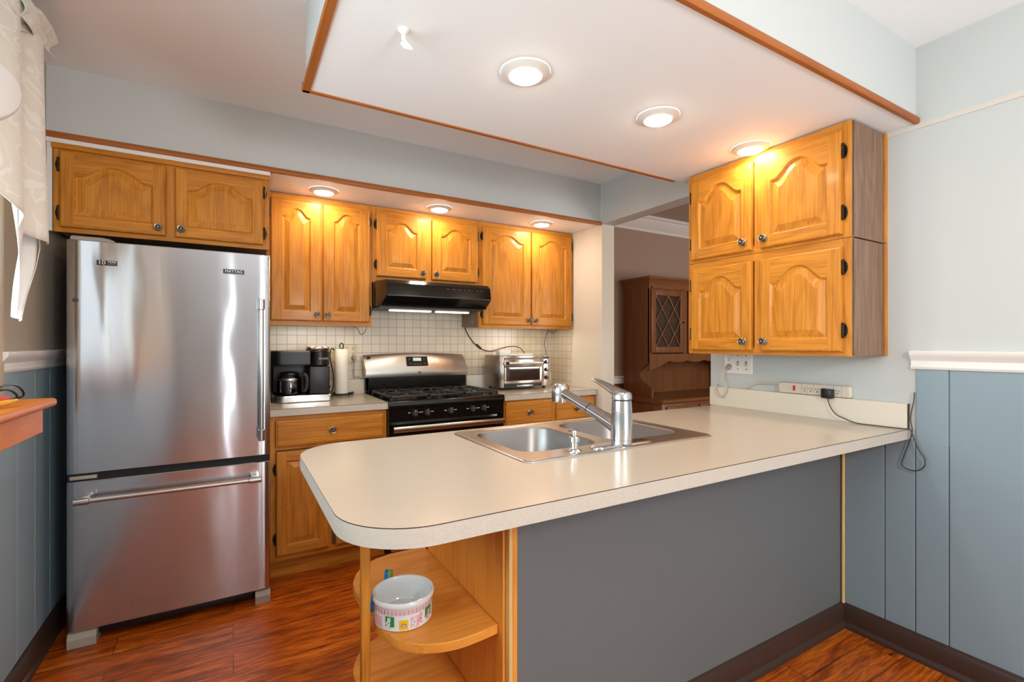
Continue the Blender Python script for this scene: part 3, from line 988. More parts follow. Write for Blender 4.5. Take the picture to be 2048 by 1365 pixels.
# ------------------------------------------------------------------ sink
t = thing('sink', 'double-bowl stainless steel drop-in sink set in the peninsula top', 'sink', (1.14, 1.437, CT))
m = MB()
O = lambda d, z: [(x, y, z) for x, y in rrect(0.727 + d, 1.556 - d, 1.165 + d, 1.712 - d, 0.030 - d * 0.5, 6)]
m.loft([O(0, CT + 0.0005), O(0.002, CT + 0.004), O(0.008, CT + 0.0065), O(0.014, CT + 0.0062), O(0.020, CT + 0.0042)])
outer = [(x, y) for x, y, z in O(0.020, 0)]
B1 = rrect(0.778, 1.108, 1.268, 1.662, 0.075, 8)
B2 = rrect(1.160, 1.508, 1.268, 1.662, 0.075, 8)
fill_between(m, outer, [B1, B2], CT + 0.0042)


def shrink(lp, d):
    cx = sum(p[0] for p in lp) / len(lp); cy = sum(p[1] for p in lp) / len(lp)
    ax = max(abs(p[0] - cx) for p in lp); ay = max(abs(p[1] - cy) for p in lp)
    return [(cx + (x - cx) * (ax - d) / ax, cy + (y - cy) * (ay - d) / ay) for x, y in lp]


m.build('rim', SSK, t)
for Bq in (B1, B2):
    m = MB()
    m.loft([[(x, y, CT + 0.0042) for x, y in Bq], [(x, y, CT + 0.0030) for x, y in shrink(Bq, 0.003)], [(x, y, CT - 0.004) for x, y in shrink(Bq, 0.007)], [(x, y, CT - 0.13) for x, y in shrink(Bq, 0.016)], [(x, y, CT - 0.160) for x, y in shrink(Bq, 0.028)], [(x, y, CT - 0.172) for x, y in shrink(Bq, 0.055)]], False, True)
    bw = m.build('bowl', SSB, t)
    cx = (Bq[0][0] + Bq[len(Bq) // 2][0]) / 2; cy = 1.465
    MB().lathe([(0.042, 0), (0.042, 0.002), (0.032, 0.003), (0.030, 0.001)], 20, (cx, cy, CT - 0.1718)).build('drain', CHR, bw)

# faucet
FX, FY, FZ = 1.138, 1.216, CT + 0.0044
t = thing('faucet', 'brushed nickel single-lever pull-out kitchen faucet behind the sink bowls', 'faucet', (FX, FY, FZ))
t['label'] = 'brushed nickel single-lever pull-out faucet standing on the sink rim'
m = MB(); m.loft([[(FX + x, FY + y, FZ + z) for x, y in rrect(-0.128 + d, 0.128 - d, -0.030 + d, 0.034 - d, 0.031 - d, 10)] for d, z in ((0, 0), (0, 0.003), (0.004, 0.006), (0.010, 0.0068))], True, True)
m.build('deck_plate', CHR, t)
m = MB()
m.lathe([(0.036, 0.006), (0.036, 0.018), (0.0345, 0.0185), (0.0345, 0.0195), (0.036, 0.020), (0.0362, 0.09), (0.035, 0.112), (0.0342, 0.113), (0.0342, 0.1142), (0.035, 0.115), (0.0325, 0.150), (0.031, 0.151)], 32, (FX, FY, FZ))
m.build('body', CHR, t)
m = MB()
a, b_ = Vector((FX, FY + 0.018, FZ + 0.058)), Vector((FX, 1.560, FZ + 0.150))
d = b_ - a
m.tube([a, a + d * 0.12, a + d * 0.28, a + d * 0.455], [0.030, 0.0255, 0.0215, 0.0205], n=20, sub=5)
m.build('spout_base', CHR, t)
m = MB(); m.cyl(a + d * 0.455, a + d * 0.468, 0.0203, n=20); m.build('spout_ring', BLKM, t)
m = MB()
m.tube([a + d * 0.468, a + d * 0.7, a + d * 0.88, a + d * 0.97], [0.0205, 0.0195, 0.020, 0.022], n=20, sub=5)
hd = a + d * 1.0
m.lathe([(0.016, 0.030), (0.026, 0.028), (0.033, 0.018), (0.0365, 0.000), (0.0360, -0.020), (0.0335, -0.042), (0.0315, -0.044), (0.026, -0.044)], 24, hd + Vector((0, 0.006, 0.002)))
m.build('spray_head', CHR, t)
m = MB()
# cap and blade
m.lathe([(0.0325, 0.1535), (0.0345, 0.155), (0.034, 0.170), (0.028, 0.179), (0.014, 0.183), (0.002, 0.184)], 28, (FX, FY, FZ))
sec = []
for tt, yy, zz, ww, hh in ((0, -0.028, 0.170, 0.020, 0.010), (0.1, 0.000, 0.174, 0.031, 0.013), (0.2, 0.030, 0.179, 0.029, 0.014), (0.45, 0.065, 0.190, 0.022, 0.0115), (0.75, 0.108, 0.203, 0.017, 0.0085), (0.95, 0.140, 0.212, 0.015, 0.007), (1, 0.150, 0.214, 0.011, 0.004)):
    sec.append([(FX + ww * math.cos(2 * PI * i / 16), FY + yy, FZ + zz + hh * math.sin(2 * PI * i / 16)) for i in range(16)])
m.loft(sec, True, True)
m.build('lever', CHR, t)

# soap dispenser
SXp, SYp = 0.936, 1.214
t = thing('soap_dispenser', 'small chrome soap dispenser pump on the sink rim beside the faucet', 'soap dispenser', (SXp, SYp, FZ))
MB().lathe([(0.024, 0), (0.024, 0.002), (0.019, 0.006), (0.0125, 0.010), (0.0125, 0.030), (0.0165, 0.032), (0.0170, 0.047), (0.014, 0.049), (0.007, 0.050), (0.007, 0.055)], 24, (SXp, SYp, FZ)).build('body', CHR, t)
m = MB(); m.lathe([(0.010, 0.055), (0.010, 0.062), (0.006, 0.066), (0.001, 0.067)], 16, (SXp, SYp, FZ)); m.tube([(SXp, SYp, FZ + 0.060), (SXp + 0.006, SYp + 0.02, FZ + 0.064), (SXp + 0.010, SYp + 0.040, FZ + 0.058)], 0.004, 8)
m.build('nozzle', CHR, t)

# ------------------------------------------------------------------ refrigerator
FX0, FX1, FYF = -0.597, 0.158, 2.62
t = thing('refrigerator', 'stainless steel bottom-freezer refrigerator standing against the panelled wall', 'refrigerator', ((FX0 + FX1) / 2, 2.99, 0))
MB().box(FX0 + 0.006, FX1 - 0.004, 2.70, 3.36, 0.045, 1.690, 0.004).build('cabinet', FSIDE, t)


def fridge_door(name, z0, z1):
    m = MB()
    n = 24
    prof = []
    for i in range(n + 1):                      # slightly bowed front with rounded vertical edges
        u = i / n
        x = FX0 + (FX1 - FX0) * u
        e = min(x - FX0, FX1 - x)
        r = 0.018
        y = FYF + 0.004 * (2 * u - 1) ** 2 + (r - math.sqrt(max(0, r * r - (r - min(e, r)) ** 2)))
        prof.append((x, y))
    # finer samples in the corners
    c0 = [(FX0 + 0.018 * (1 - math.cos(a)), FYF + 0.004 + 0.018 * (1 - math.sin(a))) for a in (0, PI / 8, PI / 4, 3 * PI / 8)]
    c1 = [(FX1 - (x - FX0), y) for x, y in c0[::-1]]
    prof = c0 + prof[1:-1] + c1 + [(FX1, 2.692), (FX0, 2.692)]
    m.loft([[(x, y + (0.003 if k in (0, 3) else 0), z) for x, y in prof] for k, z in enumerate((z0, z0 + 0.003, z1 - 0.003, z1))], True, True)
    return m.build(name, SSFR, t, ang=30)


D1 = fridge_door('door', 0.722, 1.697)
D2 = fridge_door('freezer_drawer', 0.068, 0.690)
MB().box(FX0 + 0.004, FX1 - 0.004, 2.635, 2.70, 0.690, 0.722).build('door_gap', BLKS, t)
MB().box(FX0 + 0.012, FX0 + 0.10, 2.625, 2.69, 0.697, 0.712, 0.003).build('hinge_bracket', GREYP, t)
# handles
m = MB(); hx = 0.116
m.cyl((hx, FYF - 0.052, 0.84), (hx, FYF - 0.052, 1.44), 0.0105, n=16)
m.build('handle', SSH, D1)
for z0, z1 in ((0.802, 0.856), (1.425, 1.478)):
    m = MB()
    m.cyl((hx, FYF - 0.052, z0), (hx, FYF - 0.052, z1), 0.0145, n=18, bev=0.003)
    m.box(hx - 0.011, hx + 0.011, FYF - 0.045, FYF + 0.006, z0 + 0.008, z1 - 0.008, 0.004)
    m.build('handle_bracket', SSH, D1)
m = MB(); hz = 0.620
m.cyl((-0.52, FYF - 0.052, hz), (0.07, FYF - 0.052, hz), 0.0105, n=16)
m.build('handle', SSH, D2)
for a, b in ((-0.562, -0.508), (0.063, 0.117)):
    m = MB()
    m.cyl((a, FYF - 0.052, hz), (b, FYF - 0.052, hz), 0.0145, n=18, bev=0.003)
    m.box(a + 0.008, b - 0.008, FYF - 0.045, FYF + 0.006, hz - 0.006, hz + 0.016, 0.004)
    m.build('handle_bracket', SSH, D2)
# badges and screw plug
M = face_back(-0.463, FYF + 0.0006, 1.6065)
m = MB(); m.box(-0.034, 0.034, -0.0105, 0.0105, 0, 0.002, 0.0005, 1); bd = m.build('badge', BADGE, D1, M)
text('10', 0.023, WPLAS, bd, M @ Matrix.Translation((-0.0175, 0.0, 0.0022)), xs=1.15)
text('YEAR', 0.0125, WPLAS, bd, M @ Matrix.Translation((0.016, 0.0042, 0.0022)))
MB().box(0.001, 0.031, -0.006, -0.0035, 0.002, 0.0026).build('print_line', DIMM, bd, M)
M = face_back(0.002, FYF - 0.0008, 1.6040)
m = MB()
m.prism([(-0.0445, -0.0105), (-0.012, -0.0105), (0, -0.0145), (0.012, -0.0105), (0.0445, -0.0105), (0.0445, 0.0115), (0.008, 0.0115), (0, 0.0140), (-0.008, 0.0115), (-0.0445, 0.0115)], 0, 0.002); nb = m.build('nameplate_rim', CHRB, D1, M)
m = MB(); m.box(-0.0428, 0.0428, -0.0090, 0.0100, 0.002, 0.0026); nb = m.build('nameplate', BADGE, D1, M)
text('MAYTAG', 0.0180, WPLAS, nb, M @ Matrix.Translation((0, 0.0005, 0.0028)), xs=0.98)
MB().lathe([(0.010, 0), (0.010, 0.001), (0.0065, 0.0015)], 16, (-0.565, 1.445, 0), None).build('screw_cover', DGREY, D1, face_back(0, FYF + 0.0040, 0))
m = MB(); m.loft([[(FX0 + 0.012 + d, y, z) for d, y in ((0, 2.64), (0.105, 2.64), (0.14, 2.66), (0.14, 2.74), (0, 2.74))] for z in (1.697, 1.708)] + [[(FX0 + 0.015 + d, y, 1.716) for d, y in ((0, 2.645), (0.098, 2.645), (0.12, 2.665), (0.12, 2.735), (0, 2.735))]], True, True); m.build('hinge_cover', GREYP, t)
for a, b in ((FX0 + 0.004, FX0 + 0.098), (FX1 - 0.066, FX1 - 0.001)):
    m = MB()
    m.loft([[(x, y, z) for x, y in ((a, 2.622 + q), (b, 2.622 + q), (b, 2.72), (a, 2.72))] for z, q in ((0.0, 0.003), (0.036, 0), (0.058, 0.014), (0.064, 0.03))], True, True)
    m.build('foot', GREYP, t)
MB().box(FX0 + 0.10, FX1 - 0.068, 2.665, 2.70, 0.022, 0.066, 0.003).build('kick_grille', BLKM, t)

# ------------------------------------------------------------------ range
RX0, RX1 = 0.789, 1.563
t = thing('range', 'black gas range with stainless backguard and cast iron grates', 'range', ((RX0 + RX1) / 2, 3.05, 0))
RF = 2.790
m = MB(); m.box(RX0, RX1, RF + 0.03, 3.375, 0.02, 0.880, 0.002); m.box(RX0, RX0 + 0.012, RF + 0.006, RF + 0.04, 0.1, 0.90); m.box(RX1 - 0.012, RX1, RF + 0.006, RF + 0.04, 0.1, 0.90)
m.build('body', BLK, t)
m = MB()
m.prism([(3.375, 0.880), (RF - 0.004, 0.880), (RF - 0.006, 0.906), (RF, 0.920), (RF + 0.012, 0.926), (RF + 0.035, 0.921), (3.30, 0.921), (3.375, 0.93)], RX0 - 0.001, RX1 + 0.001, 'x')
m.build('cooktop', BLK, t)
m = MB(); m.prism([(RF + 0.03, 0.795), (RF + 0.002, 0.798), (RF - 0.008, 0.878), (RF + 0.03, 0.878)], RX0 + 0.012, RX1 - 0.012, 'x')
cp = m.build('control_panel', BLK, t)
m = MB()
for kx in (0.943, 1.021, 1.175, 1.326, 1.405):
    for s_, w_ in ((-0.040, 0.014), (0.026, 0.016)):
        m.box(kx + s_, kx + s_ + w_, RF - 0.0062, RF - 0.0042, 0.847, 0.8515)
m.build('dial_marks', MARK, cp)
for kx in (0.943, 1.021, 1.175, 1.326, 1.405):
    Mk = face_back(kx, RF - 0.0035, 0.845) @ Matrix.Rotation(math.radians(-6), 4, 'X')
    m = MB(); m.lathe([(0.021, 0), (0.021, 0.006), (0.018, 0.010), (0.017, 0.013)], 20)
    m.box(-0.006, 0.006, -0.020, 0.020, 0.010, 0.030, 0.004)
    m.build('knob', BLKM, t, Mk)
    m = MB(); m.box(-0.0062, -0.0045, -0.018, 0.021, 0.012, 0.0305, 0.0005, 1); m.box(0.0045, 0.0062, -0.018, 0.019, 0.012, 0.0305, 0.0005, 1)
    m.build('knob_cap', CHRB, t, Mk)
m = MB(); m.box(RX0 + 0.014, RX1 - 0.014, RF + 0.005, RF + 0.035, 0.20, 0.782, 0.004)
od = m.build('oven_door', SSR, t)
m = MB(); m.box(RX0 + 0.014, RX1 - 0.014, RF + 0.001, RF + 0.0045, 0.712, 0.785); m.box(RX0 + 0.10, RX1 - 0.10, RF + 0.001, RF + 0.0045, 0.36, 0.62); m.build('black_glass', BLK, od)
m = MB()
m.loft([[(x, RF + y, z) for y, z in ((-0.040, 0.742), (-0.044, 0.748), (-0.044, 0.768), (-0.040, 0.775), (-0.022, 0.777), (-0.022, 0.741))] for x in (RX0 + 0.018, RX1 - 0.018)], True, True)
for x in (RX0 + 0.03, RX1 - 0.06): m.box(x, x + 0.03, RF - 0.024, RF + 0.002, 0.746, 0.772)
m.build('oven_handle', SSR, od)
MB().box(RX0 + 0.014, RX1 - 0.014, RF + 0.006, RF + 0.035, 0.03, 0.19, 0.004).build('storage_drawer', SSR, t)
# backguard
m = MB(); m.box(RX0 + 0.004, RX1 - 0.060, 3.352, 3.385, 0.94, 1.175, 0.002); m.box(RX0 + 0.004, RX1 - 0.034, 3.352, 3.385, 0.93, 1.06, 0.002)
m.build('backguard_core', BLK, t)
BG0, BG1 = RX0 - 0.026, RX1 - 0.030
m = MB()
n = 16
rows = []
for (y0, zc, arc, ins0, ins1) in ((3.386, 1.170, 0.012, 0.004, 0.022), (3.368, 1.184, 0.014, 0.004, 0.020), (3.348, 1.182, 0.014, 0.004, 0.020), (3.306, 1.076, 0.002, 0.016, -0.004), (3.312, 1.030, 0.002, 0.016, -0.002), (3.34, 1.028, 0.002, 0.018, 0.0)):
    row = []
    for i in range(n + 1):
        u = i / n
        x = BG0 + ins0 + (BG1 - BG0 - ins0 - ins1) * u
        row.append((x, y0, zc + arc * (1 - (2 * u - 1) ** 2)))
    rows.append(row)
m.loft(rows, closed=False)
for side in (0, -1):
    m.f([m.v(r[side]) for r in rows])
bgd = m.build('backguard', SSR, t)
MB().box(RX0 + 0.012, RX1 - 0.040, 3.318, 3.344, 0.921, 1.030).build('backguard_recess', BLK, t)
Mb = frame((1.145, 3.3255, 1.137), (1, 0, 0), (0, 0.37, 0.93), (0, -0.93, 0.37))
m = MB(); m.loft([[(x, y, z) for x, y in rrect(-0.080 + d, 0.080 - d, -0.036 + d, 0.036 - d, 0.008)] for z, d in ((0, 0), (0.003, 0.001))], True, True)
cl = m.build('clock_panel', BLKM, bgd, Mb)
MB().box(-0.030, 0.030, 0.002, 0.026, 0.003, 0.0036).build('display', LCD, cl, Mb)
m = MB()
for bx, by in ((-0.056, 0.016), (-0.050, -0.018), (-0.022, -0.022), (0.0, -0.022), (0.022, -0.022), (0.052, 0.016), (0.054, -0.018)):
    m.box(bx - 0.007, bx + 0.007, by - 0.003, by + 0.003, 0.003, 0.0036)
m.build('button', DIMM, cl, Mb)
Mc = frame((0.802, 3.336, 1.166), (1, 0, 0), (0, 0.37, 0.93), (0, -0.93, 0.37))
MB().box(-0.012, 0.012, -0.007, 0.007, 0.003, 0.005).build('badge', BADGE, bgd, Mc)
MB().box(-0.012, 0.012, -0.010, 0.010, 0.001, 0.003).build('emblem', DIMM, bgd, face_back(1.157, 3.3085, 1.055))
# burners and grates
for bx, by, r in ((0.95, 2.95, 0.045), (0.95, 3.19, 0.036), (1.175, 3.07, 0.050), (1.40, 2.95, 0.042), (1.40, 3.19, 0.036)):
    m = MB(); m.lathe([(r + 0.02, 0), (r + 0.016, 0.006), (r, 0.007), (r, 0.013), (r * 0.9, 0.018), (r * 0.3, 0.019)], 24, (bx, by, 0.921))
    m.build('burner', CAST, t)
for gx0, gx1 in ((0.812, 1.052), (1.056, 1.294), (1.298, 1.540)):
    m = MB(); z0, z1, bw = 0.935, 0.949, 0.011
    y0, y1 = 2.835, 3.295
    m.box(gx0, gx1, y0, y0 + bw, z0, z1, 0.003); m.box(gx0, gx1, y1 - bw, y1, z0, z1, 0.003)
    m.box(gx0, gx0 + bw, y0, y1, z0, z1, 0.003); m.box(gx1 - bw, gx1, y0, y1, z0, z1, 0.003)
    cx = (gx0 + gx1) / 2
    m.box(gx0, gx1, 3.06, 3.071, z0, z1, 0.003)
    for cy in (2.95, 3.19):
        for a in range(8):
            ang = a * PI / 4
            if a % 2 == 0:
                ex = 0.115; r0 = 0.03
            else:
                ex = 0.15; r0 = 0.05
            dx, dy = math.cos(ang), math.sin(ang)
            p0 = Vector((cx + dx * r0, cy + dy * r0, z1 + 0.002)); p1 = Vector((max(gx0, min(gx1, cx + dx * ex)), max(y0, min(3.30, cy + dy * ex)), z0 + 0.003))
            m.tube([p0, (p0 + p1) / 2 + Vector((0, 0, 0.004)), p1], 0.0058, 6, 3)
    for fx in (gx0, gx1 - bw):
        for fy in (y0, y1 - bw, 3.06): m.box(fx, fx + bw, fy, fy + bw, 0.921, z0)
    m.build('grate', CAST, t)

# ------------------------------------------------------------------ range hood
t = thing('range_hood', 'black under-cabinet range hood above the gas range', 'range hood', (1.15, 3.1, 1.49))
m = MB()
def hsec(i0, i1, yf, z):
    return [(0.773 + i0, 3.405, z), (0.773 + i0, 3.00, z), (0.773 + i0 + i1, yf, z), (1.527 - i0 - i1, yf, z), (1.527 - i0, 3.00, z), (1.527 - i0, 3.405, z)]
m.loft([hsec(0, 0.016, 2.95, 1.500), hsec(0, 0.016, 2.945, 1.512), hsec(0, 0.022, 2.872, 1.552), hsec(0, 0.022, 2.866, 1.560), hsec(0, 0.024, 2.878, 1.634), hsec(0, 0.03, 2.90, 1.656), hsec(0.002, 0.03, 3.00, 1.659)], True, True)
m.build('shell', BLK, t, ang=25)
m = MB(); m.box(0.80, 1.50, 2.863, 2.872, 1.5545, 1.5605, 0.001, 1); m.build('lip', DGREY, t)
m = MB(); m.box(0.79, 1.51, 3.00, 3.36, 1.494, 1.4995); m.build('filter', DGREY, t)
for a, b in ((0.93, 1.23), (1.26, 1.52)):
    MB().box(a - 0.02, b - 0.03, 3.18, 3.225, 1.484, 1.494, 0.003).build('lamp_lens', LENS, t)
m = MB()
for x, w_ in ((1.185, 0.018), (1.225, 0.018), (1.262, 0.007), (1.278, 0.007), (1.31, 0.007), (1.34, 0.01), (1.40, 0.012), (1.43, 0.012)):
    m.box(x, x + w_, 2.868, 2.8745, 1.612, 1.6155)
m.build('marking', DIMM, t)

# ------------------------------------------------------------------ recessed lights
GL = 'round recessed ceiling lights'
LIGHTS = [(0.828, 1.335, 0.082, 'round recessed light in the peninsula soffit beside the white hook'),
          (1.440, 1.335, 0.082, 'middle recessed light of the three in the peninsula soffit'),
          (2.030, 1.335, 0.082, 'recessed light in the peninsula soffit partly behind the stacked oak cabinets'),
          (0.455, 2.955, 0.080, 'recessed light in the back soffit above the cabinet next to the fridge'),
          (1.169, 2.955, 0.080, 'recessed light in the back soffit above the range hood cabinet'),
          (1.972, 2.950, 0.080, 'recessed light in the back soffit above the toaster oven cabinet')]
proto = None
for x, y, r, lab in LIGHTS:
    if proto is None:
        t = thing('recessed_light', lab, 'ceiling light', (x, y, ZS), GL)
        MB().lathe([(r, -0.0002), (r, -0.003), (r * 0.985, -0.0045), (r * 0.95, -0.0055)], 40, (x, y, ZS), None, False, False).build('trim_ring', BAFFLE, t)
        MB().lathe([(r * 0.95, -0.0055), (r * 0.84, -0.0095), (r * 0.72, -0.0135), (0.0525, -0.0155)], 40, (x, y, ZS), None, False, False).build('baffle', BAFFLE, t)
        MB().lathe([(0.0525, -0.0155), (0.050, -0.0175), (0.040, -0.0205), (0.022, -0.0225), (0.002, -0.0232)], 28, (x, y, ZS), None, False, True).build('bulb', BULBM, t)
        proto = t
    else:
        t = proto.copy(); COL.objects.link(t); t.location = (x, y, ZS); t['label'] = lab
        for ch in list(proto.children):
            c = ch.copy(); COL.objects.link(c); c.parent = t

PLX, PLY, PLZ = 0.80, -0.75, 1.72  # unseen hanging globe, added to brighten ceiling and room
t = thing('added_fill_globe', 'added white globe fill light, unseen behind the viewer', 'fill light', (PLX, PLY, ZC))
MB().lathe([(0.065, 0), (0.065, -0.012), (0.03, -0.025), (0.008, -0.03)], 24, (PLX, PLY, ZC)).build('canopy', WHITE, t)
MB().cyl((PLX, PLY, PLZ + 0.14), (PLX, PLY, ZC - 0.028), 0.006, n=10).build('stem', WHITE, t)
MB().sphere((PLX, PLY, PLZ), 0.15, 28).build('globe', FILL_GLOBEM, t)

# ceiling hook
HX, HY = 0.417, 1.328
t = thing('ceiling_hook', 'white plastic swag hook screwed to the peninsula soffit', 'hook', (HX, HY, ZS))
MB().lathe([(0.016, 0), (0.015, -0.004), (0.009, -0.009), (0.007, -0.014)], 18, (HX, HY, ZS)).build('base', WPLAS, t)
MB().tube([(HX, HY, ZS - 0.012), (HX + 0.003, HY + 0.006, ZS - 0.024), (HX + 0.018, HY + 0.004, ZS - 0.040), (HX + 0.018, HY - 0.010, ZS - 0.054), (HX + 0.002, HY - 0.014, ZS - 0.056), (HX - 0.008, HY - 0.010, ZS - 0.045)], 0.0055, 10, 6).build('crook', WPLAS, t)

# ------------------------------------------------------------------ coffee maker
t = thing('coffee_maker', 'black drip and pod coffee maker with glass carafe beside the fridge', 'coffee maker', (0.36, 3.2, CT))
Z = CT
m = MB()
m.loft([[(x, y, z) for x, y in rrect(0.205 + d, 0.520 - d, 3.055 + d, 3.36 - d, [0.01, 0.01, 0.05, 0.02], 8)] for z, d in ((Z + 0.0006, 0.006), (Z + 0.004, 0.0), (Z + 0.036, 0.0), (Z + 0.040, 0.004))], True, True)
m.build('base_tray', SSH, t)
MB().box(0.200, 0.515, 3.235, 3.36, Z + 0.041, Z + 0.30, 0.012, 3).build('tower', BLKM, t)
MB().box(0.392, 0.510, 3.085, 3.234, Z + 0.041, Z + 0.212, 0.008, 3).build('pod_column', BLKM, t)
m = MB()
m.loft([[(x, y, z) for x, y in rrect(0.192 + d, 0.40 - d, 3.075 + d, 3.36 - d, [0.004, 0.02, 0.05, 0.004], 8)] for z, d in ((Z + 0.217, 0.006), (Z + 0.225, 0.0), (Z + 0.297, 0.0), (Z + 0.303, 0.006))], True, True)
m.build('brew_head', BLKM, t)
m = MB()
m.loft([[(0.452 + (0.066 + d) * math.cos(a) * 1.0, 3.150 + (0.085 + d) * math.sin(a), z) for a in [2 * PI * i / 32 for i in range(32)]] for z, d in ((Z + 0.213, -0.006), (Z + 0.219, 0), (Z + 0.298, 0))], True, True)
ph = m.build('pod_head', BLKM, t)
m = MB()
m.loft([[(0.450 + (0.068 + d) * math.cos(a), 3.152 + (0.087 + d) * math.sin(a), z) for a in [2 * PI * i / 32 for i in range(32)]] for z, d in ((Z + 0.299, -0.002), (Z + 0.303, 0.0), (Z + 0.322, 0.0), (Z + 0.327, -0.005))], True, True)
m.build('pod_lid', SSH, t)
MB().tube([(0.405, 3.082, Z + 0.312), (0.44, 3.058, Z + 0.313), (0.48, 3.060, Z + 0.313), (0.505, 3.088, Z + 0.312)], 0.006, 8).build('lid_handle', CHRB, t)
text('KEURIG', 0.0165, MARK, ph, frame((0.470, 3.0645, Z + 0.256), (0.99, 0.12, 0), (0, 0, 1), (0.12, -0.99, 0)))
m = MB()
ccx, ccy = 0.290, 3.150
m.lathe([(0.060, 0.044), (0.066, 0.048), (0.068, 0.10), (0.064, 0.135), (0.050, 0.155)], 28, (ccx, ccy, Z), None, True, False)
cf = m.build('carafe', CARG, t)
MB().lathe([(0.051, 0.155), (0.053, 0.160), (0.050, 0.172), (0.030, 0.178)], 28, (ccx, ccy, Z)).build('lid', BLKM, cf)
MB().lathe([(0.0665, 0.128), (0.0670, 0.136), (0.0660, 0.140)], 28, (ccx, ccy, Z), None, False, False).build('band', SSH, cf)
MB().lathe([(0.058, 0.0455), (0.0635, 0.050), (0.0648, 0.072), (0.001, 0.073)], 24, (ccx, ccy, Z)).build('coffee', plain('dark_coffee', (36, 20, 10), 0.2), cf)
m = MB()
hp = [(0.345, 3.105, Z + 0.160), (0.372, 3.085, Z + 0.160), (0.380, 3.080, Z + 0.12), (0.374, 3.086, Z + 0.075), (0.362, 3.096, Z + 0.062)]
m.tube(hp, 0.010, 10); m.build('handle', DGREY, cf)
m = MB()
for i in range(7):
    m.box(0.2365, 0.2455, 3.1045, 3.106, Z + 0.062 + i * 0.0095, Z + 0.065 + i * 0.0095)
m.build('gauge_mark', MARK, cf, Matrix.Identity(4))

# paper towel holder and roll
PTX, PTY = 0.616, 3.285
t = thing('paper_towel_holder', 'wrought iron paper towel stand with scroll arm beside the coffee maker', 'paper towel holder', (PTX, PTY, CT))
m = MB()
m.tube([(PTX + 0.072 * math.cos(2 * PI * i / 24), PTY + 0.072 * math.sin(2 * PI * i / 24), CT + 0.016) for i in range(25)], 0.0035, 8, 0)
m.tube([(PTX - 0.072, PTY, CT + 0.016), (PTX, PTY, CT + 0.016), (PTX + 0.072, PTY, CT + 0.016)], 0.0035, 8, 2)
for a in (0.3, 2.0, 3.6, 5.2):
    cx, cy = PTX + 0.076 * math.cos(a), PTY + 0.076 * math.sin(a)
    m.tube([(cx + 0.0115 * math.cos(a) * math.cos(q), cy + 0.0115 * math.sin(a) * math.cos(q), CT + 0.0135 + 0.0095 * math.sin(q)) for q in [k * PI / 5 for k in range(9)]], 0.003, 6, 2)
m.build('base_ring', IRON, t)
m = MB(); m.cyl((PTX, PTY, CT + 0.012), (PTX, PTY, CT + 0.318), 0.0035, n=8)
m.tube([(PTX - 0.010, PTY, CT + 0.312), (PTX - 0.012, PTY, CT + 0.335), (PTX - 0.002, PTY, CT + 0.349), (PTX + 0.010, PTY, CT + 0.338), (PTX + 0.009, PTY, CT + 0.312)], 0.0035, 8, 6)
m.build('post', IRON, t)
m = MB(); ax, ay = PTX - 0.066, PTY - 0.012
m.tube([(ax + 0.018, ay, CT + 0.300), (ax + 0.010, ay, CT + 0.314), (ax - 0.002, ay, CT + 0.310), (ax - 0.008, ay, CT + 0.275), (ax - 0.004, ay, CT + 0.23), (ax + 0.008, ay, CT + 0.17), (ax + 0.012, ay, CT + 0.13), (ax + 0.010, ay, CT + 0.06), (ax - 0.004, ay, CT + 0.022)], 0.0034, 8, 6)
m.tube([(ax + 0.006, ay, CT + 0.04), (ax - 0.014, ay, CT + 0.034), (ax - 0.026, ay, CT + 0.058), (ax - 0.018, ay, CT + 0.080), (ax - 0.008, ay, CT + 0.070), (ax - 0.013, ay, CT + 0.058)], 0.003, 8, 6)
m.build('scroll_arm', IRON, t)
m = MB(); m.lathe([(0.018, 0.0205), (0.041, 0.0205), (0.0425, 0.024), (0.0425, 0.306), (0.041, 0.310), (0.018, 0.310), (0.0175, 0.30)], 32, (PTX, PTY, CT), None, False, False)
tag(m.build('paper_towel_roll', PAPER, None, loc=(PTX, PTY, CT)), 'white paper towel roll on the iron stand near the outlet', 'paper towel roll')

# six-way outlet adapter on the tiles
t = thing('outlet_adapter', 'beige six-way outlet adapter on the tiled wall above the paper towels', 'outlet', (0.69, YB - 0.012, 1.195))
M = face_back(0.688, YB - 0.0105, 1.195)
m = MB(); m.box(-0.042, 0.042, -0.063, 0.063, 0, 0.030, 0.006, 3); m.build('housing', BEIGE, t, M)
for u in (-0.019, 0.021):
    for v in (-0.040, 0.0, 0.040):
        m = MB(); m.box(u - 0.0075, u - 0.005, v - 0.004, v + 0.009, 0.0295, 0.0305); m.box(u + 0.005, u + 0.0075, v - 0.004, v + 0.007, 0.0295, 0.0305); m.box(u - 0.003, u + 0.003, v - 0.013, v - 0.007, 0.0295, 0.0305)
        m.build('socket', DGREY, t, M)
t = thing('appliance_cable', 'grey plug and cord hanging from the beige six-way adapter', 'cable', (0.712, YB - 0.05, 1.17))
MB().cyl((0.711, YB - 0.041, 1.168), (0.711, YB - 0.068, 1.166), 0.015, 0.012, 14, 0.002).build('plug', GREYP, t)
MB().tube([(0.711, YB - 0.062, 1.160), (0.712, YB - 0.060, 1.13), (0.714, YB - 0.045, 1.10), (0.715, YB - 0.035, 1.06), (0.722, YB - 0.036, 1.035), (0.745, YB - 0.036, 1.035), (0.768, YB - 0.036, 1.024)], 0.003, 8).build('cord', GREYP, t)

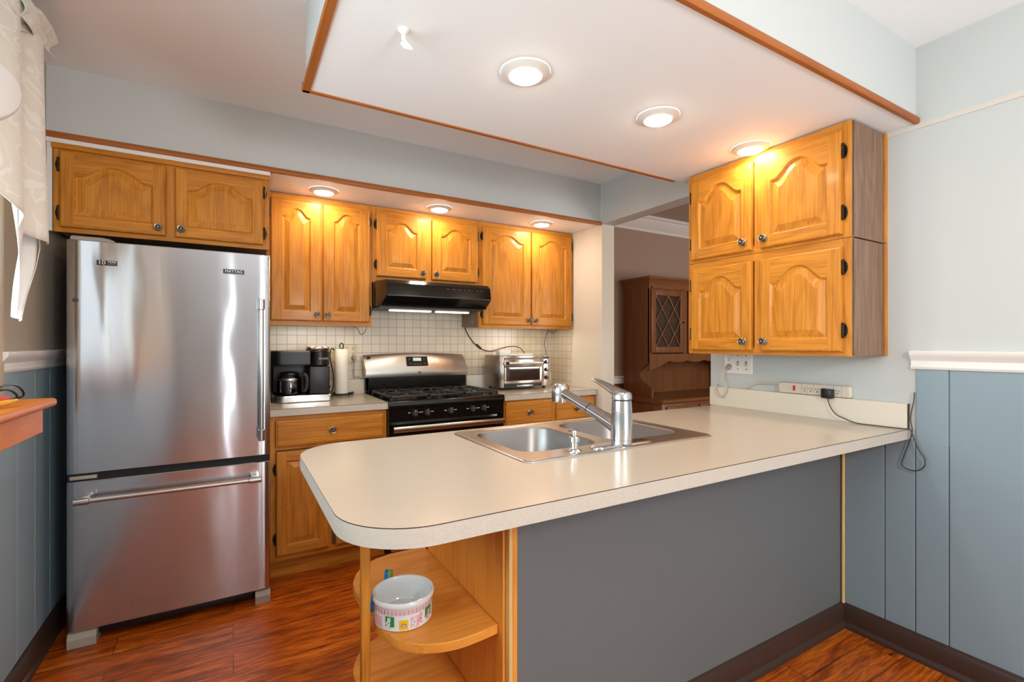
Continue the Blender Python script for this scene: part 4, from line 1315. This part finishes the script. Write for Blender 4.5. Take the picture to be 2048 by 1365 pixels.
# ------------------------------------------------------------------ toaster oven
TX0, TX1, TY0, TY1, TZ0, TZ1 = 1.693, 2.132, 3.075, 3.335, CT + 0.018, CT + 0.258
t = thing('toaster_oven', 'stainless toaster oven with glass door on the back counter', 'toaster oven', ((TX0 + TX1) / 2, 3.2, CT))
m = MB(); y0_ = TY0 + 0.02
m.box(TX0, TX0 + 0.030, y0_, TY1, TZ0, TZ1, 0.006, 3); m.box(TX1 - 0.078, TX1, y0_, TY1, TZ0, TZ1, 0.006, 3)
m.box(TX0 + 0.026, TX1 - 0.074, y0_, TY1, TZ1 - 0.030, TZ1); m.box(TX0 + 0.026, TX1 - 0.074, y0_, TY1, TZ0, TZ0 + 0.028); m.box(TX0 + 0.026, TX1 - 0.074, TY1 - 0.02, TY1, TZ0 + 0.028, TZ1 - 0.030)
m.build('shell', steel('toaster_grey_steel', (150, 138, 126), 0.35), t)
m = MB()
m.box(TX0 + 0.002, TX0 + 0.030, TY0, TY0 + 0.0195, TZ0 + 0.002, TZ1 - 0.003, 0.004); m.box(TX1 - 0.078, TX1 - 0.002, TY0, TY0 + 0.0195, TZ0 + 0.002, TZ1 - 0.003, 0.004)
m.box(TX0 + 0.031, TX1 - 0.079, TY0, TY0 + 0.0195, TZ1 - 0.026, TZ1 - 0.003, 0.003)
m.build('face', SSR, t)
MB().box(TX0 + 0.031, TX1 - 0.079, TY0 + 0.002, TY0 + 0.0195, TZ0 + 0.003, TZ0 + 0.026, 0.002).build('lower_panel', BLKM, t)
MB().box(1.83, 1.975, TY0 - 0.006, TY0 + 0.0015, TZ0 + 0.006, TZ0 + 0.018, 0.002).build('crumb_tray_lip', SSH, t)
m = MB(); da, db, dc, dd = TX0 + 0.032, TX1 - 0.080, TZ0 + 0.028, TZ1 - 0.030
m.box(da, db, TY0 - 0.002, TY0 + 0.012, dd - 0.060, dd, 0.003); m.box(da, db, TY0 - 0.002, TY0 + 0.012, dc, dc + 0.022, 0.003)
m.box(da, da + 0.014, TY0 - 0.002, TY0 + 0.012, dc + 0.022, dd - 0.060); m.box(db - 0.014, db, TY0 - 0.002, TY0 + 0.012, dc + 0.022, dd - 0.060)
d = m.build('door', SSR, t)
MB().box(da + 0.014, db - 0.014, TY0 + 0.003, TY0 + 0.006, dc + 0.022, dd - 0.060).build('window', OVENG, d)
m = MB(); m.cyl((da + 0.022, TY0 - 0.030, dd - 0.028), (db - 0.004, TY0 - 0.030, dd - 0.028), 0.009, n=16, bev=0.002)
m.build('handle', SSH, d)
m = MB()
for x in (da + 0.012, db - 0.006):
    m.box(x, x + 0.012, TY0 - 0.036, TY0 + 0.001, dd - 0.038, dd - 0.016, 0.003)
m.build('handle_bracket', BLKM, d)
m = MB()
for i in range(12): m.cyl((da + 0.03 + i * 0.025, TY0 + 0.03, dc + 0.040), (da + 0.03 + i * 0.025, TY1 - 0.03, dc + 0.040), 0.0018, n=6)
m.cyl((da + 0.01, TY0 + 0.028, dc + 0.038), (db - 0.01, TY0 + 0.028, dc + 0.038), 0.002, n=6)
m.build('rack', CHRB, t)
MB().box(TX1 - 0.062, TX1 - 0.012, TY0 - 0.001, TY0 + 0.002, TZ1 - 0.030, TZ1 - 0.010).build('label_strip', BLKM, t)
for kz in (TZ0 + 0.187, TZ0 + 0.128, TZ0 + 0.066):
    m = MB(); m.cyl((TX1 - 0.036, TY0 + 0.001, kz), (TX1 - 0.036, TY0 - 0.016, kz), 0.016, 0.013, 18, 0.002); m.build('dial', BLKM, t)
    MB().box(TX1 - 0.038, TX1 - 0.034, TY0 - 0.0165, TY0 - 0.0145, kz - 0.002, kz + 0.012).build('pointer', CHRB, t)
for fx in (TX0 + 0.035, TX1 - 0.035):
    for fy in (TY0 + 0.035, TY1 - 0.03):
        MB().cyl((fx, fy, CT + 0.0006), (fx, fy, TZ0 + 0.002), 0.011, 0.013, 12).build('foot', BLKM, t)
t = thing('white_box', 'small white junction box lying on top of the toaster oven', 'box', (1.75, 3.13, TZ1))
MB().box(1.700, 1.795, 3.10, 3.16, TZ1 + 0.0005, TZ1 + 0.036, 0.004).build('case', WPLAS, t)
MB().box(1.795, 2.00, 3.11, 3.15, TZ1 + 0.0005, TZ1 + 0.009, 0.002).build('flat_lead', WPLAS, t)

# cords on the back wall
yc = YB - 0.016
t = thing('appliance_cable', 'black cord with inline switch running from the hood cabinet to the toaster oven', 'cable', (1.7, yc, 1.2))
MB().tube([(1.547, yc, 1.492), (1.553, yc, 1.43), (1.559, yc, 1.384), (1.596, yc, 1.316), (1.640, yc, 1.265), (1.676, yc, 1.240), (1.715, yc - 0.004, 1.215), (1.774, yc - 0.01, 1.203), (1.825, yc - 0.02, 1.212), (1.886, yc - 0.03, 1.230), (1.96, yc - 0.05, 1.243), (2.02, yc - 0.07, 1.226), (2.045, yc - 0.09, 1.186)], 0.0034, 8).build('cord', BLKM, t)
m = MB(); m.cyl((1.655, yc - 0.002, 1.258), (1.697, yc - 0.002, 1.224), 0.0085, n=10, bev=0.003); m.build('inline_switch', BLKM, t)
tag(MB().tube([(2.323, YB - 0.05, 1.384), (2.300, YB - 0.05, 1.335), (2.276, YB - 0.05, 1.257), (2.291, YB - 0.05, 1.216), (2.287, YB - 0.06, 1.13), (2.25, YB - 0.06, 1.0), (2.24, YB - 0.06, CT + 0.003)], 0.0025, 6).build('thin_wire', CORDB, None, loc=(2.3, YB - 0.05, 1.2)), 'thin dark wire dropping from the cabinet to behind the toaster oven', 'wire')
tag(MB().tube([(2.24, 3.25, 1.384), (2.255, 3.25, 1.362), (2.29, 3.25, 1.356), (2.315, 3.25, 1.370), (2.31, 3.25, 1.385)], 0.0022, 6).build('thin_wire', CORDB, None, loc=(2.28, 3.25, 1.37)), 'short drooping wire loop under the oak cabinet near the side wall', 'wire')
tag(MB().tube([(0.655, 3.2, 1.382), (0.70, 3.2, 1.360), (0.712, 3.2, 1.332), (0.728, 3.2, 1.325), (0.748, 3.2, 1.345), (0.757, 3.2, 1.384)], 0.0024, 6).build('thin_wire', CORDB, None, loc=(0.7, 3.2, 1.36)), 'short drooping wire under the oak cabinet next to the fridge', 'wire')

# ------------------------------------------------------------------ right wall: plate, power strip, adapter
PWX = XW - 0.0005
t = thing('switch_plate', 'white triple wall plate with an outlet and two toggle switches', 'wall plate', (PWX, 1.635, 1.155))
M = face_right(PWX, 1.635, 1.157)
m = MB(); m.loft([[(x, y, z) for x, y in rrect(-0.083 + d, 0.083 - d, -0.057 + d, 0.057 - d, 0.004)] for z, d in ((0, 0), (0.003, 0), (0.006, 0.003))], True, True); m.build('plate', WPLAS, t, M)
for v in (0.020, -0.020):
    m = MB(); m.loft([[(-0.050 + 0.017 * math.cos(a), v + 0.0145 * math.sin(a), z) for a in [2 * PI * i / 20 for i in range(20)]] for z in (0.006, 0.0075)], True, True); s_ = m.build('outlet', WPLAS, t, M)
    m = MB(); m.box(-0.057, -0.055, v - 0.001, v + 0.008, 0.007, 0.0082); m.box(-0.045, -0.043, v - 0.001, v + 0.007, 0.007, 0.0082); m.box(-0.0525, -0.0475, v - 0.009, v - 0.004, 0.007, 0.0082); m.build('slot', DGREY, s_, M)
for u in (0.0, 0.050):
    m = MB(); m.box(u - 0.006, u + 0.006, -0.013, 0.013, 0.0055, 0.0072); m.build('switch_slot', GREYP, t, M)
    m = MB(); m.loft([[(u + x, y, z) for x, y in ((-0.004, a), (0.004, a), (0.004, b), (-0.004, b))] for a, b, z in ((-0.008, 0.004, 0.007), (-0.014, -0.006, 0.020))], True, True); m.build('toggle', BEIGE, t, M)
    m = MB()
    for v in (0.042, -0.030): m.cyl((u, v, 0.0055), (u, v, 0.0072), 0.003, n=10)
    m.build('screw', PEWD, t, M)
t = thing('power_strip', 'long putty power strip with red switch above the peninsula backsplash', 'power strip', (PWX, 1.235, 1.045))
M = face_right(PWX, 1.3965, 1.0215)
m = MB(); m.loft([[(x, y, z) for x, y in rrect(d, 0.322 - d, d, 0.054 - d, 0.008)] for z, d in ((0, 0.002), (0.004, 0), (0.024, 0), (0.030, 0.004))], True, True); m.build('case', STRIPB, t, M)
MB().box(0.074, 0.084, 0.016, 0.040, 0.029, 0.034, 0.001, 1).build('rocker_switch', RED, t, M)
m = MB()
for u in (0.113, 0.140, 0.168, 0.197, 0.255, 0.288): m.box(u, u + 0.0012, 0.003, 0.051, 0.0298, 0.0304)
m.build('division_line', GREYP, t, M)
for u in (0.127, 0.155, 0.183, 0.242, 0.272):
    m = MB(); m.box(u - 0.0062, u - 0.0042, 0.026, 0.034, 0.0298, 0.0306); m.box(u + 0.0042, u + 0.0062, 0.026, 0.034, 0.0298, 0.0306); m.cyl((u, 0.018, 0.0298), (u, 0.018, 0.0306), 0.0027, n=10)
    m.build('outlet', DGREY, t, M)
cx_ = PWX - 0.012
MB().tube([(cx_, 1.398, 1.062), (cx_, 1.44, 1.0605), (cx_, 1.50, 1.058), (cx_, 1.545, 1.048), (cx_, 1.575, 1.028), (cx_ + 0.002, 1.585, 1.027)], 0.0042, 8).build('cord', CORDW, t)
MB().tube([(PWX - 0.022, 1.690, 1.120), (PWX - 0.028, 1.706, 1.105), (PWX - 0.032, 1.706, 1.075), (PWX - 0.036, 1.690, 1.045), (PWX - 0.040, 1.680, 1.015), (PWX - 0.042, 1.690, 0.985), (PWX - 0.042, 1.710, 0.972), (PWX - 0.040, 1.735, 0.982), (PWX - 0.040, 1.746, 1.010), (PWX - 0.032, 1.752, 1.030), (PWX - 0.016, 1.756, 1.034), (PWX - 0.007, 1.757, 1.029)], 0.0042, 8).build('cord', CORDW, t)
m = MB(); m.cyl((PWX - 0.0088, 1.684, 1.137), (PWX - 0.026, 1.684, 1.137), 0.016, 0.013, 16, 0.003); m.sphere((PWX - 0.026, 1.688, 1.129), 0.011, 10); m.build('plug', GREYP, t)
t = thing('power_adapter', 'black plug-in adapter on the power strip with thin cord over the counter', 'power adapter', (PWX - 0.05, 1.16, 1.04))
M = face_right(PWX - 0.031, 1.182, 1.016)
m = MB(); m.box(0, 0.046, 0.0, 0.042, 0.0, 0.030, 0.004, 2); m.box(-0.004, 0.010, 0.030, 0.044, 0.0, 0.020, 0.003, 2); m.build('housing', BLKM, t, M)
q = PWX - 0.045
MB().tube([(q, 1.158, 1.016), (q, 1.157, 1.005), (q - 0.002, 1.150, 0.985), (q - 0.005, 1.135, 0.962), (q - 0.008, 1.115, 0.945), (q - 0.010, 1.09, 0.936), (q - 0.012, 1.06, CT + 0.008), (q - 0.012, 1.03, CT + 0.003), (q - 0.010, 0.98, CT + 0.003), (q - 0.004, 0.91, CT + 0.003), (q + 0.004, 0.875, CT + 0.003), (q + 0.010, 0.855, CT + 0.000), (q + 0.012, 0.845, CT - 0.030), (q + 0.012, 0.828, CT - 0.075), (q + 0.014, 0.812, CT - 0.105), (q + 0.016, 0.812, CT - 0.135), (q + 0.018, 0.833, CT - 0.158), (q + 0.019, 0.862, CT - 0.162), (q + 0.019, 0.888, CT - 0.148), (q + 0.019, 0.880, CT - 0.110), (q + 0.018, 0.862, CT - 0.050), (q + 0.018, 0.852, CT - 0.006), (q + 0.020, 0.858, CT + 0.050), (q + 0.026, 0.850, CT + 0.115), (q + 0.032, 0.850, CT + 0.150)], 0.0023, 8).build('cord', CORDB, t)

# ------------------------------------------------------------------ bowl and toy on the shelf
BX, BY, BZ = 0.418, 1.332, 0.4905
t = thing('pet_bowl', 'white ceramic pet bowl with pink stripes and cartoon animals on the open shelf', 'bowl', (BX, BY, BZ))
m = MB()
m.lathe([(0.076, 0.0), (0.080, 0.003), (0.0812, 0.058), (0.0835, 0.061), (0.0860, 0.066), (0.0860, 0.073), (0.0835, 0.0775), (0.0795, 0.0765), (0.0775, 0.071), (0.0755, 0.020), (0.070, 0.012), (0.001, 0.010)], 56, (BX, BY, BZ))
m.build('body', CERAM, t)


def patch(name, mat, a0, a1, z0, z1, off=0.0007, n=6):
    m = MB()
    def R(z): return 0.080 + 0.0012 * (z - 0.003) / 0.055 + off
    lo = []
    for z in (z0, z1):
        lo.append([(BX + R(z) * math.cos(a0 + (a1 - a0) * i / n), BY + R(z) * math.sin(a0 + (a1 - a0) * i / n), BZ + z) for i in range(n + 1)])
    m.loft(lo, closed=False)
    return m.build(name, mat, t)


fa = math.atan2(-0.954, -0.30)      # direction from the bowl towards the room
m = MB()
def Rz(z): return 0.080 + 0.0012 * (z - 0.003) / 0.055 + 0.0006
ms = MB()
for i in range(26):
    a0 = fa - 1.7 + i * 0.135
    for mm, w0, w1 in ((m, 0.0, 0.085), (ms, 0.103, 0.115)):
        lo = [[(BX + Rz(z) * math.cos(a0 + w0 + (w1 - w0) * k / 2), BY + Rz(z) * math.sin(a0 + w0 + (w1 - w0) * k / 2), BZ + z) for k in range(3)] for z in (0.0445, 0.057)]
        mm.loft(lo, closed=False)
m.build('pink_stripe', PINK, t); ms.build('dark_stripe', BADGE, t)
patch('green_panel', GREEN, fa - 0.62, fa - 0.30, 0.014, 0.042)
patch('yellow_panel', YEL, fa - 0.14, fa + 0.16, 0.006, 0.032)
patch('pink_panel', PINK, fa + 0.24, fa + 0.56, 0.008, 0.036)
patch('green_panel', GREEN, fa + 0.80, fa + 1.14, 0.018, 0.046)
patch('pink_panel', PINK, fa - 1.10, fa - 0.78, 0.008, 0.036)
def blob(name, mat, ac, zc, shapes, off=0.0012):
    m = MB()
    for da, dz, ra, rz in shapes:
        vs = []
        for k in range(12):
            q = 2 * PI * k / 12
            a = ac + (da + ra * math.cos(q)) / 0.08; z = zc + dz + rz * math.sin(q)
            R = 0.080 + 0.0012 * (z - 0.003) / 0.055 + off
            vs.append(m.v((BX + R * math.cos(a), BY + R * math.sin(a), BZ + z)))
        m.f(vs)
    return m.build(name, mat, t)
DOG = [(0, 0, 0.0065, 0.0075), (0.003, 0.010, 0.0050, 0.0048), (0.000, 0.0155, 0.0014, 0.0032), (0.006, 0.0155, 0.0014, 0.0030), (-0.004, -0.008, 0.0018, 0.005), (0.004, -0.008, 0.0018, 0.005), (-0.008, 0.001, 0.0022, 0.0012)]
SP = [(0.001, 0.002, 0.002, 0.0016), (0.0035, 0.0105, 0.0011, 0.001), (-0.003, -0.003, 0.0016, 0.0014), (0.005, -0.011, 0.0014, 0.001)]
for ac, zc in ((fa - 0.52, 0.022), (fa + 0.36, 0.020), (fa + 0.58, 0.024), (fa + 0.95, 0.020)):
    d_ = blob('animal_figure', CERAM if ac < fa + 0.5 else PINK, ac, zc, DOG)
    blob('spot', BADGE, ac, zc, SP, 0.0016)
blob('label_oval', MAUVE, fa + 0.01, 0.018, [(0, 0, 0.0075, 0.0050)])
blob('label_oval', PINK, fa + 0.01, 0.018, [(0, 0, 0.0055, 0.0030)], 0.0016)
t = thing('pet_toy', 'blue and green rubber tube toy tucked behind the ceramic bowl', 'pet toy', (0.40, 1.43, BZ))
tp = [(0.338, 1.398, BZ + 0.0138), (0.354, 1.432, BZ + 0.0139), (0.385, 1.450, BZ + 0.020), (0.408, 1.458, BZ + 0.045), (0.412, 1.460, BZ + 0.078)]
MB().tube(tp[:3], 0.0132, 14, 5).build('blue_end', BLUEG, t)
m = MB()
pth = catmull([Vector(p) for p in tp[2:]], 6)
loops = []
for i, p in enumerate(pth):
    tg = (pth[min(i + 1, len(pth) - 1)] - pth[max(i - 1, 0)]).normalized()
    u = tg.cross(Vector((0, 1, 0.2))).normalized(); v = tg.cross(u)
    loops.append([p + (u * math.cos(2 * PI * k / 16) + v * math.sin(2 * PI * k / 16)) * 0.0128 for k in range(16)])
last = pth[-1]
loops.append([last + (c - last) * 0.6 for c in loops[-1]])
loops.append([c - Vector((0, 0, 0.02)) for c in loops[-1]])
rows = [[m.v(c) for c in lp] for lp in loops]
for a, b in zip(rows, rows[1:]):
    for k in range(16):
        m.mi = (k // 3) % 2
        m.f([a[k], a[(k + 1) % 16], b[(k + 1) % 16], b[k]])
m.mi = 0
m.f(rows[-1])
m.build('striped_end', [BLUEG, TOYG], t)

# ------------------------------------------------------------------ window shelf, cables, curtain
t = thing('window_shelf', 'orange varnished pine shelf fixed under the side window', 'shelf', (-0.57, 1.1, 1.06))
m = MB(); m.box(XL + 0.003, -0.452, 0.15, 1.916, 1.080, 1.104, 0.010, 3); m.build('board', PINE, t)
m = MB(); m.box(XL + 0.010, -0.476, 0.19, 1.880, 1.008, 1.080, 0.002, 1); m.build('apron', PINE, t)
MB().lathe([(0.0115, 0), (0.0115, 0.0012), (0.004, 0.0014)], 16, (0, 0, 0), None, True, True, 0.6, 1.6).build('knot', plain('pine_knot', (120, 62, 24), 0.4), t, frame((-0.4762, 1.565, 1.055), (0, 1, 0), (0, 0, 1), (1, 0, 0)))
t = thing('cable_bundle', 'coiled black cable with red and yellow plugs on the pine shelf', 'cable', (-0.56, 1.85, 1.104))
MB().tube([(-0.545, 1.50, 1.110), (-0.530, 1.62, 1.118), (-0.525, 1.72, 1.146), (-0.522, 1.80, 1.154), (-0.520, 1.86, 1.142), (-0.520, 1.892, 1.118), (-0.535, 1.880, 1.108), (-0.56, 1.83, 1.108), (-0.56, 1.76, 1.120), (-0.54, 1.74, 1.138), (-0.525, 1.80, 1.140), (-0.520, 1.845, 1.118), (-0.535, 1.835, 1.108), (-0.55, 1.80, 1.108)], 0.0030, 8).build('cord', BLKM, t)
MB().tube([(-0.575, 1.60, 1.112), (-0.545, 1.68, 1.140), (-0.540, 1.74, 1.150), (-0.548, 1.79, 1.128), (-0.56, 1.81, 1.109)], 0.0026, 8).build('cord', DGREY, t)
m = MB(); m.tube([(-0.520, 1.62, 1.118), (-0.508, 1.68, 1.122), (-0.500, 1.718, 1.126)], [0.0085, 0.0085, 0.0045], 12, 4); m.build('red_plug', REDP, t)
m = MB(); m.tube([(-0.505, 1.64, 1.114), (-0.495, 1.69, 1.115), (-0.488, 1.728, 1.117)], [0.0078, 0.0078, 0.0042], 12, 4); m.build('yellow_plug', YELP, t)

RZ = 2.300
t = thing('curtain_rod', 'dark metal curtain rod with a round finial above the side window', 'curtain rod', (-0.62, 1.2, RZ))
MB().cyl((-0.615, 0.12, RZ), (-0.615, 2.325, RZ), 0.009, n=12).build('rod', PEWD, t)
MB().lathe([(0.009, 0), (0.020, 0.006), (0.022, 0.014), (0.016, 0.024), (0.010, 0.026), (0.014, 0.032), (0.008, 0.038)], 18, (-0.615, 2.322, RZ), Matrix.Rotation(-PI / 2, 3, 'X')).build('finial', PEWD, t)
for y in (0.3, 2.29):
    m = MB(); m.box(XL + 0.0005, -0.615, y - 0.006, y + 0.006, RZ - 0.008, RZ - 0.0005); m.box(XL + 0.0005, XL + 0.012, y - 0.012, y + 0.012, RZ - 0.03, RZ + 0.02)
    m.build('bracket', PEWD, t)

t = thing('curtain', 'ivory damask scarf valance with white lining draped over the rod', 'curtain', (-0.6, 1.6, RZ))


def cloth(name, mat, fn, nu, nv, th=0.0015):
    m = MB()
    rows = [[m.v(fn(i / nu, j / nv)) for i in range(nu + 1)] for j in range(nv + 1)]
    for j in range(nv):
        for i in range(nu):
            m.f([rows[j][i], rows[j][i + 1], rows[j + 1][i + 1], rows[j + 1][i]])
    o = m.build(name, mat, t, ang=80)
    sd = o.modifiers.new('thick', 'SOLIDIFY'); sd.thickness = th
    return o


def lerp_tab(tab, x):
    for (a, b), (c, d) in zip(tab, tab[1:]):
        if x <= c: return b + (d - b) * (x - a) / (c - a)
    return tab[-1][1]


BOT = [(1.25, 2.05), (1.50, 1.90), (1.75, 1.755), (1.93, 1.66), (2.03, 1.642), (2.09, 1.622), (2.20, 1.612), (2.30, 1.612)]


def tail(u, v):
    yb = 1.30 + 0.975 * u
    zb = lerp_tab(BOT, yb)
    y = 1.52 + 0.71 * u + (yb - 1.52 - 0.71 * u) * v
    z = RZ + 0.012 - (RZ + 0.012 - zb) * v
    x = -0.572 + 0.020 * math.sin(u * 21) * (0.55 + 0.5 * v) + 0.01 * v
    if u > 0.93: x -= (u - 0.93) * 0.3 * v
    return (x, y, z)


cloth('front_tail', DAM, tail, 90, 30)


def lin_tail(u, v):
    # white lining turned towards the room under the damask edge
    tab0 = [(0, 1.66), (0.5, 1.50), (1, 1.365)]
    y0 = 2.060 + 0.034 * v; y1 = lerp_tab([(0, 2.262), (0.2, 2.268), (0.45, 2.225), (0.75, 2.15), (1, 2.098)], v)
    z = 1.70 - 0.345 * v - 0.02 * u * v
    return (-0.588 + 0.012 * math.sin(u * 6 + v * 3) - 0.004, y0 + (y1 - y0) * u, z)


cloth('lining', LINING, lin_tail, 16, 24)


def hem(u, v):
    y1 = lerp_tab([(0, 2.255), (0.2, 2.270), (0.45, 2.228), (0.75, 2.152), (1, 2.100)], v)
    z = 1.66 - 0.31 * v
    return (-0.578 - 0.004 * u, y1 - 0.014 + 0.018 * u, z)


cloth('hem_edge', DAM, hem, 3, 24)


FU = [(0, 2.02, 2.325), (0.4, 2.20, 2.392), (0.75, 2.33, 2.402), (1, 2.415, 2.395)]
FL = [(0, 2.04, 2.235), (0.4, 2.16, 2.285), (0.75, 2.32, 2.306), (1, 2.415, 2.322)]


def flap(u, v):
    # knot end of the scarf thrown over the rod, pointing to the corner
    y0, z0 = lerp_tab([(a, b) for a, b, c in FU], u), lerp_tab([(a, c) for a, b, c in FU], u)
    y1, z1 = lerp_tab([(a, b) for a, b, c in FL], u), lerp_tab([(a, c) for a, b, c in FL], u)
    return (-0.568 + 0.014 * math.sin(v * 5.5 + u * 2) - 0.012 * u, y0 + (y1 - y0) * v, z0 + (z1 - z0) * v)


cloth('scarf_flap', DAM, flap, 30, 14)


def bunch(u, v):
    a = -0.6 + v * 4.4
    r = 0.052 + 0.013 * math.sin(u * 16 + 2) + 0.010 * math.sin(v * 9 + u * 5)
    y = 1.62 + 0.64 * u
    return (-0.610 + r * math.cos(a), y + 0.02 * math.sin(v * 6), RZ + 0.012 + r * 1.15 * math.sin(a))


cloth('gathered_top', DAM, bunch, 60, 22)


def inner_tail(u, v):
    y = 2.235 + 0.012 * math.sin(v * 9) - 0.05 * u
    return (-0.622 + 0.012 * u, y, RZ - 0.02 - 0.42 * v * (1 - 0.25 * u))


cloth('side_fold', DAM, inner_tail, 6, 16)


def near_lin(u, v):
    y = 1.10 + 0.612 * u
    hh = 0.055 * math.sqrt(max(0, 1 - u ** 7)) + 0.10 * (1 - u)
    return (-0.455 - 0.03 * u + 0.012 * math.sin(u * 8), y, 1.905 - 0.36 * (1.712 - y) + (0.5 - v) * 2 * hh)


cloth('near_lining', LINING, near_lin, 24, 10)


def bridge(u, v):
    y = 1.12 + 0.58 * u
    return (-0.580 + 0.10 * v, y, RZ - 0.01 - (0.23 - 0.05 * u) * v + 0.03 * v * (1 - u))


cloth('near_fold', DAM, bridge, 16, 8)

# ------------------------------------------------------------------ china hutch in the dining room
t = thing('china_hutch', 'dark maple china hutch with diamond lattice glass door in the dining room', 'hutch', (3.7, 3.2, 0))
HY0, HYB = 3.08, YB - 0.015
HX0, HX1 = 3.21, 4.45
sp = [(HYB, 0.78), (HYB, 1.80), (HY0, 1.80), (HY0, 1.09)]
for k in range(9):
    q = k / 8
    sp.append((HY0 + 0.10 * math.sin(PI * q) ** 0.8 + 0.015 * q, 1.09 - 0.20 * q))
sp += [(HY0 - 0.03, 0.86), (HY0 - 0.03, 0.78)]
for a in (HX0, HX1 - 0.022):
    m = MB(); m.prism(sp, a, a + 0.022, 'x'); m.build('side_panel', HUTZ, t)
m = MB(); m.box(HX0 + 0.022, HX1 - 0.022, HYB - 0.012, HYB, 0.78, 1.80); m.build('back_panel', HUTZ, t)
m = MB(); m.box(HX0 + 0.022, HX1 - 0.022, HY0 + 0.012, HYB - 0.012, 1.12, 1.14); m.box(HX0 + 0.022, HX1 - 0.022, HY0 + 0.02, HYB - 0.012, 1.46, 1.475); m.box(HX0 + 0.022, HX1 - 0.022, HY0, HYB - 0.012, 1.78, 1.80); m.build('shelf', HUTX, t)
m = MB()
m.loft([[(x, y, z) for x, y in ((HX0 - o, HY0 - o), (HX1 + o, HY0 - o), (HX1 + o, HYB), (HX0 - o, HYB))] for o, z in ((0.002, 1.78), (0.006, 1.80), (0.012, 1.815), (0.030, 1.845), (0.034, 1.848), (0.034, 1.865), (0.028, 1.868))], True, True)
m.build('cornice', HUTX, t)
# front frame with scalloped apron
m = MB()
m.box(HX0, HX0 + 0.035, HY0 - 0.004, HY0 + 0.014, 1.171, 1.7595); m.box(3.66, 3.70, HY0 - 0.004, HY0 + 0.014, 1.171, 1.7595); m.box(4.0, 4.04, HY0 - 0.004, HY0 + 0.014, 1.171, 1.7595); m.box(HX1 - 0.035, HX1, HY0 - 0.004, HY0 + 0.014, 1.171, 1.7595)
m.box(HX0 + 0.035, HX1 - 0.035, HY0 - 0.004, HY0 + 0.014, 1.76, 1.79)
sc = [(HX1, 1.17), (HX0, 1.17), (HX0, 1.02)]
n = 60
for i in range(n + 1):
    u = i / n
    x = HX0 + 0.02 + (HX1 - HX0 - 0.04) * u
    q = abs(2 * u - 1)
    sc.append((x, 1.115 - 0.075 * max(0, (q - 0.62) / 0.38) ** 1.3 - 0.016 * abs(math.sin(u * 5.0 * PI)) ** 0.7 - 0.008))
sc.append((HX1, 1.02))
m.prism(sc, HY0 - 0.004, HY0 + 0.012, 'y')
m.build('front_frame', HUTZ, t)


def hutch_door(x0, x1, lattice):
    z0, z1 = 1.18, 1.755
    m = MB(); s = 0.055
    y0, y1 = HY0 - 0.020, HY0 - 0.0045
    m.box(x0, x0 + s, y0, y1, z0, z1, 0.004); m.box(x1 - s, x1, y0, y1, z0, z1, 0.004); m.box(x0 + s, x1 - s, y0, y1, z0, z0 + s, 0.004); m.box(x0 + s, x1 - s, y0, y1, z1 - s, z1, 0.004)
    d = m.build('door', HUTZ, t)
    a, b, c, e = x0 + s, x1 - s, z0 + s, z1 - s
    MB().box(a, b, y0 + 0.009, y0 + 0.012, c, e).build('pane', HUTG, d)
    if lattice:
        m = MB()
        w_, h_ = b - a, e - c
        segs = []
        for k in range(-3, 5):
            for sgn in (1, -1):
                # line through (a + k*w/2, c) with slope sgn * (h/2)/(w/2) ... diamonds 2 wide, 2 high
                sl = sgn * (h_ / 2) / (w_ / 2) * 1.0
                x_0, z_0 = a + k * w_ / 2, c
                pts = []
                for xx in (a, b):
                    zz = z_0 + sl * (xx - x_0)
                    if c - 1e-6 <= zz <= e + 1e-6: pts.append((xx, zz))
                for zz in (c, e):
                    xx = x_0 + (zz - z_0) / sl
                    if a - 1e-6 <= xx <= b + 1e-6: pts.append((xx, zz))
                if len(pts) >= 2:
                    p = min(pts); q2 = max(pts)
                    if math.hypot(p[0] - q2[0], p[1] - q2[1]) > 0.02: segs.append((p, q2))
        for p, q2 in segs:
            m.tube([(p[0], y0 + 0.006, p[1]), (q2[0], y0 + 0.006, q2[1])], 0.0065, 6, 0)
        m.build('lattice', HUTZ, d)
    MB().sphere((x1 - 0.02, y0 - 0.008, 1.46), 0.009, 10).build('knob', PEWD, d)


hutch_door(3.222, 3.650, True)
hutch_door(3.705, 3.995, True)
hutch_door(4.045, 4.435, True)
m = MB(); m.box(3.17, 4.49, 2.895, HYB, 0.06, 0.745, 0.003); m.build('base_case', HUTZ, t)
m = MB(); m.prism([(HYB, 0.745), (2.88, 0.745), (2.868, 0.755), (2.868, 0.770), (2.876, 0.779), (HYB, 0.779)], 3.145, 4.515, 'x'); m.build('base_top', HUTX, t)
for a, b in ((3.22, 3.62), (3.64, 4.02), (4.04, 4.44)):
    m = MB(); m.box(a, b, 2.876, 2.8945, 0.57, 0.72, 0.004); d = m.build('drawer', HUTX, t)
    for q in (0.3, 0.6): m = MB(); m.box(a + (b - a) * q, a + (b - a) * q + 0.012, 2.870, 2.8765, 0.575, 0.715, 0.002); m.build('batten', HUTZ, d)
    m = MB(); m.box(a, b, 2.876, 2.8945, 0.12, 0.55, 0.004); m.build('cupboard_door', HUTZ, t)
for x in (3.20, 4.40):
    for y in (2.93, 3.32): MB().box(x, x + 0.06, y, y + 0.06, 0, 0.06, 0.003).build('foot', HUTZ, t)
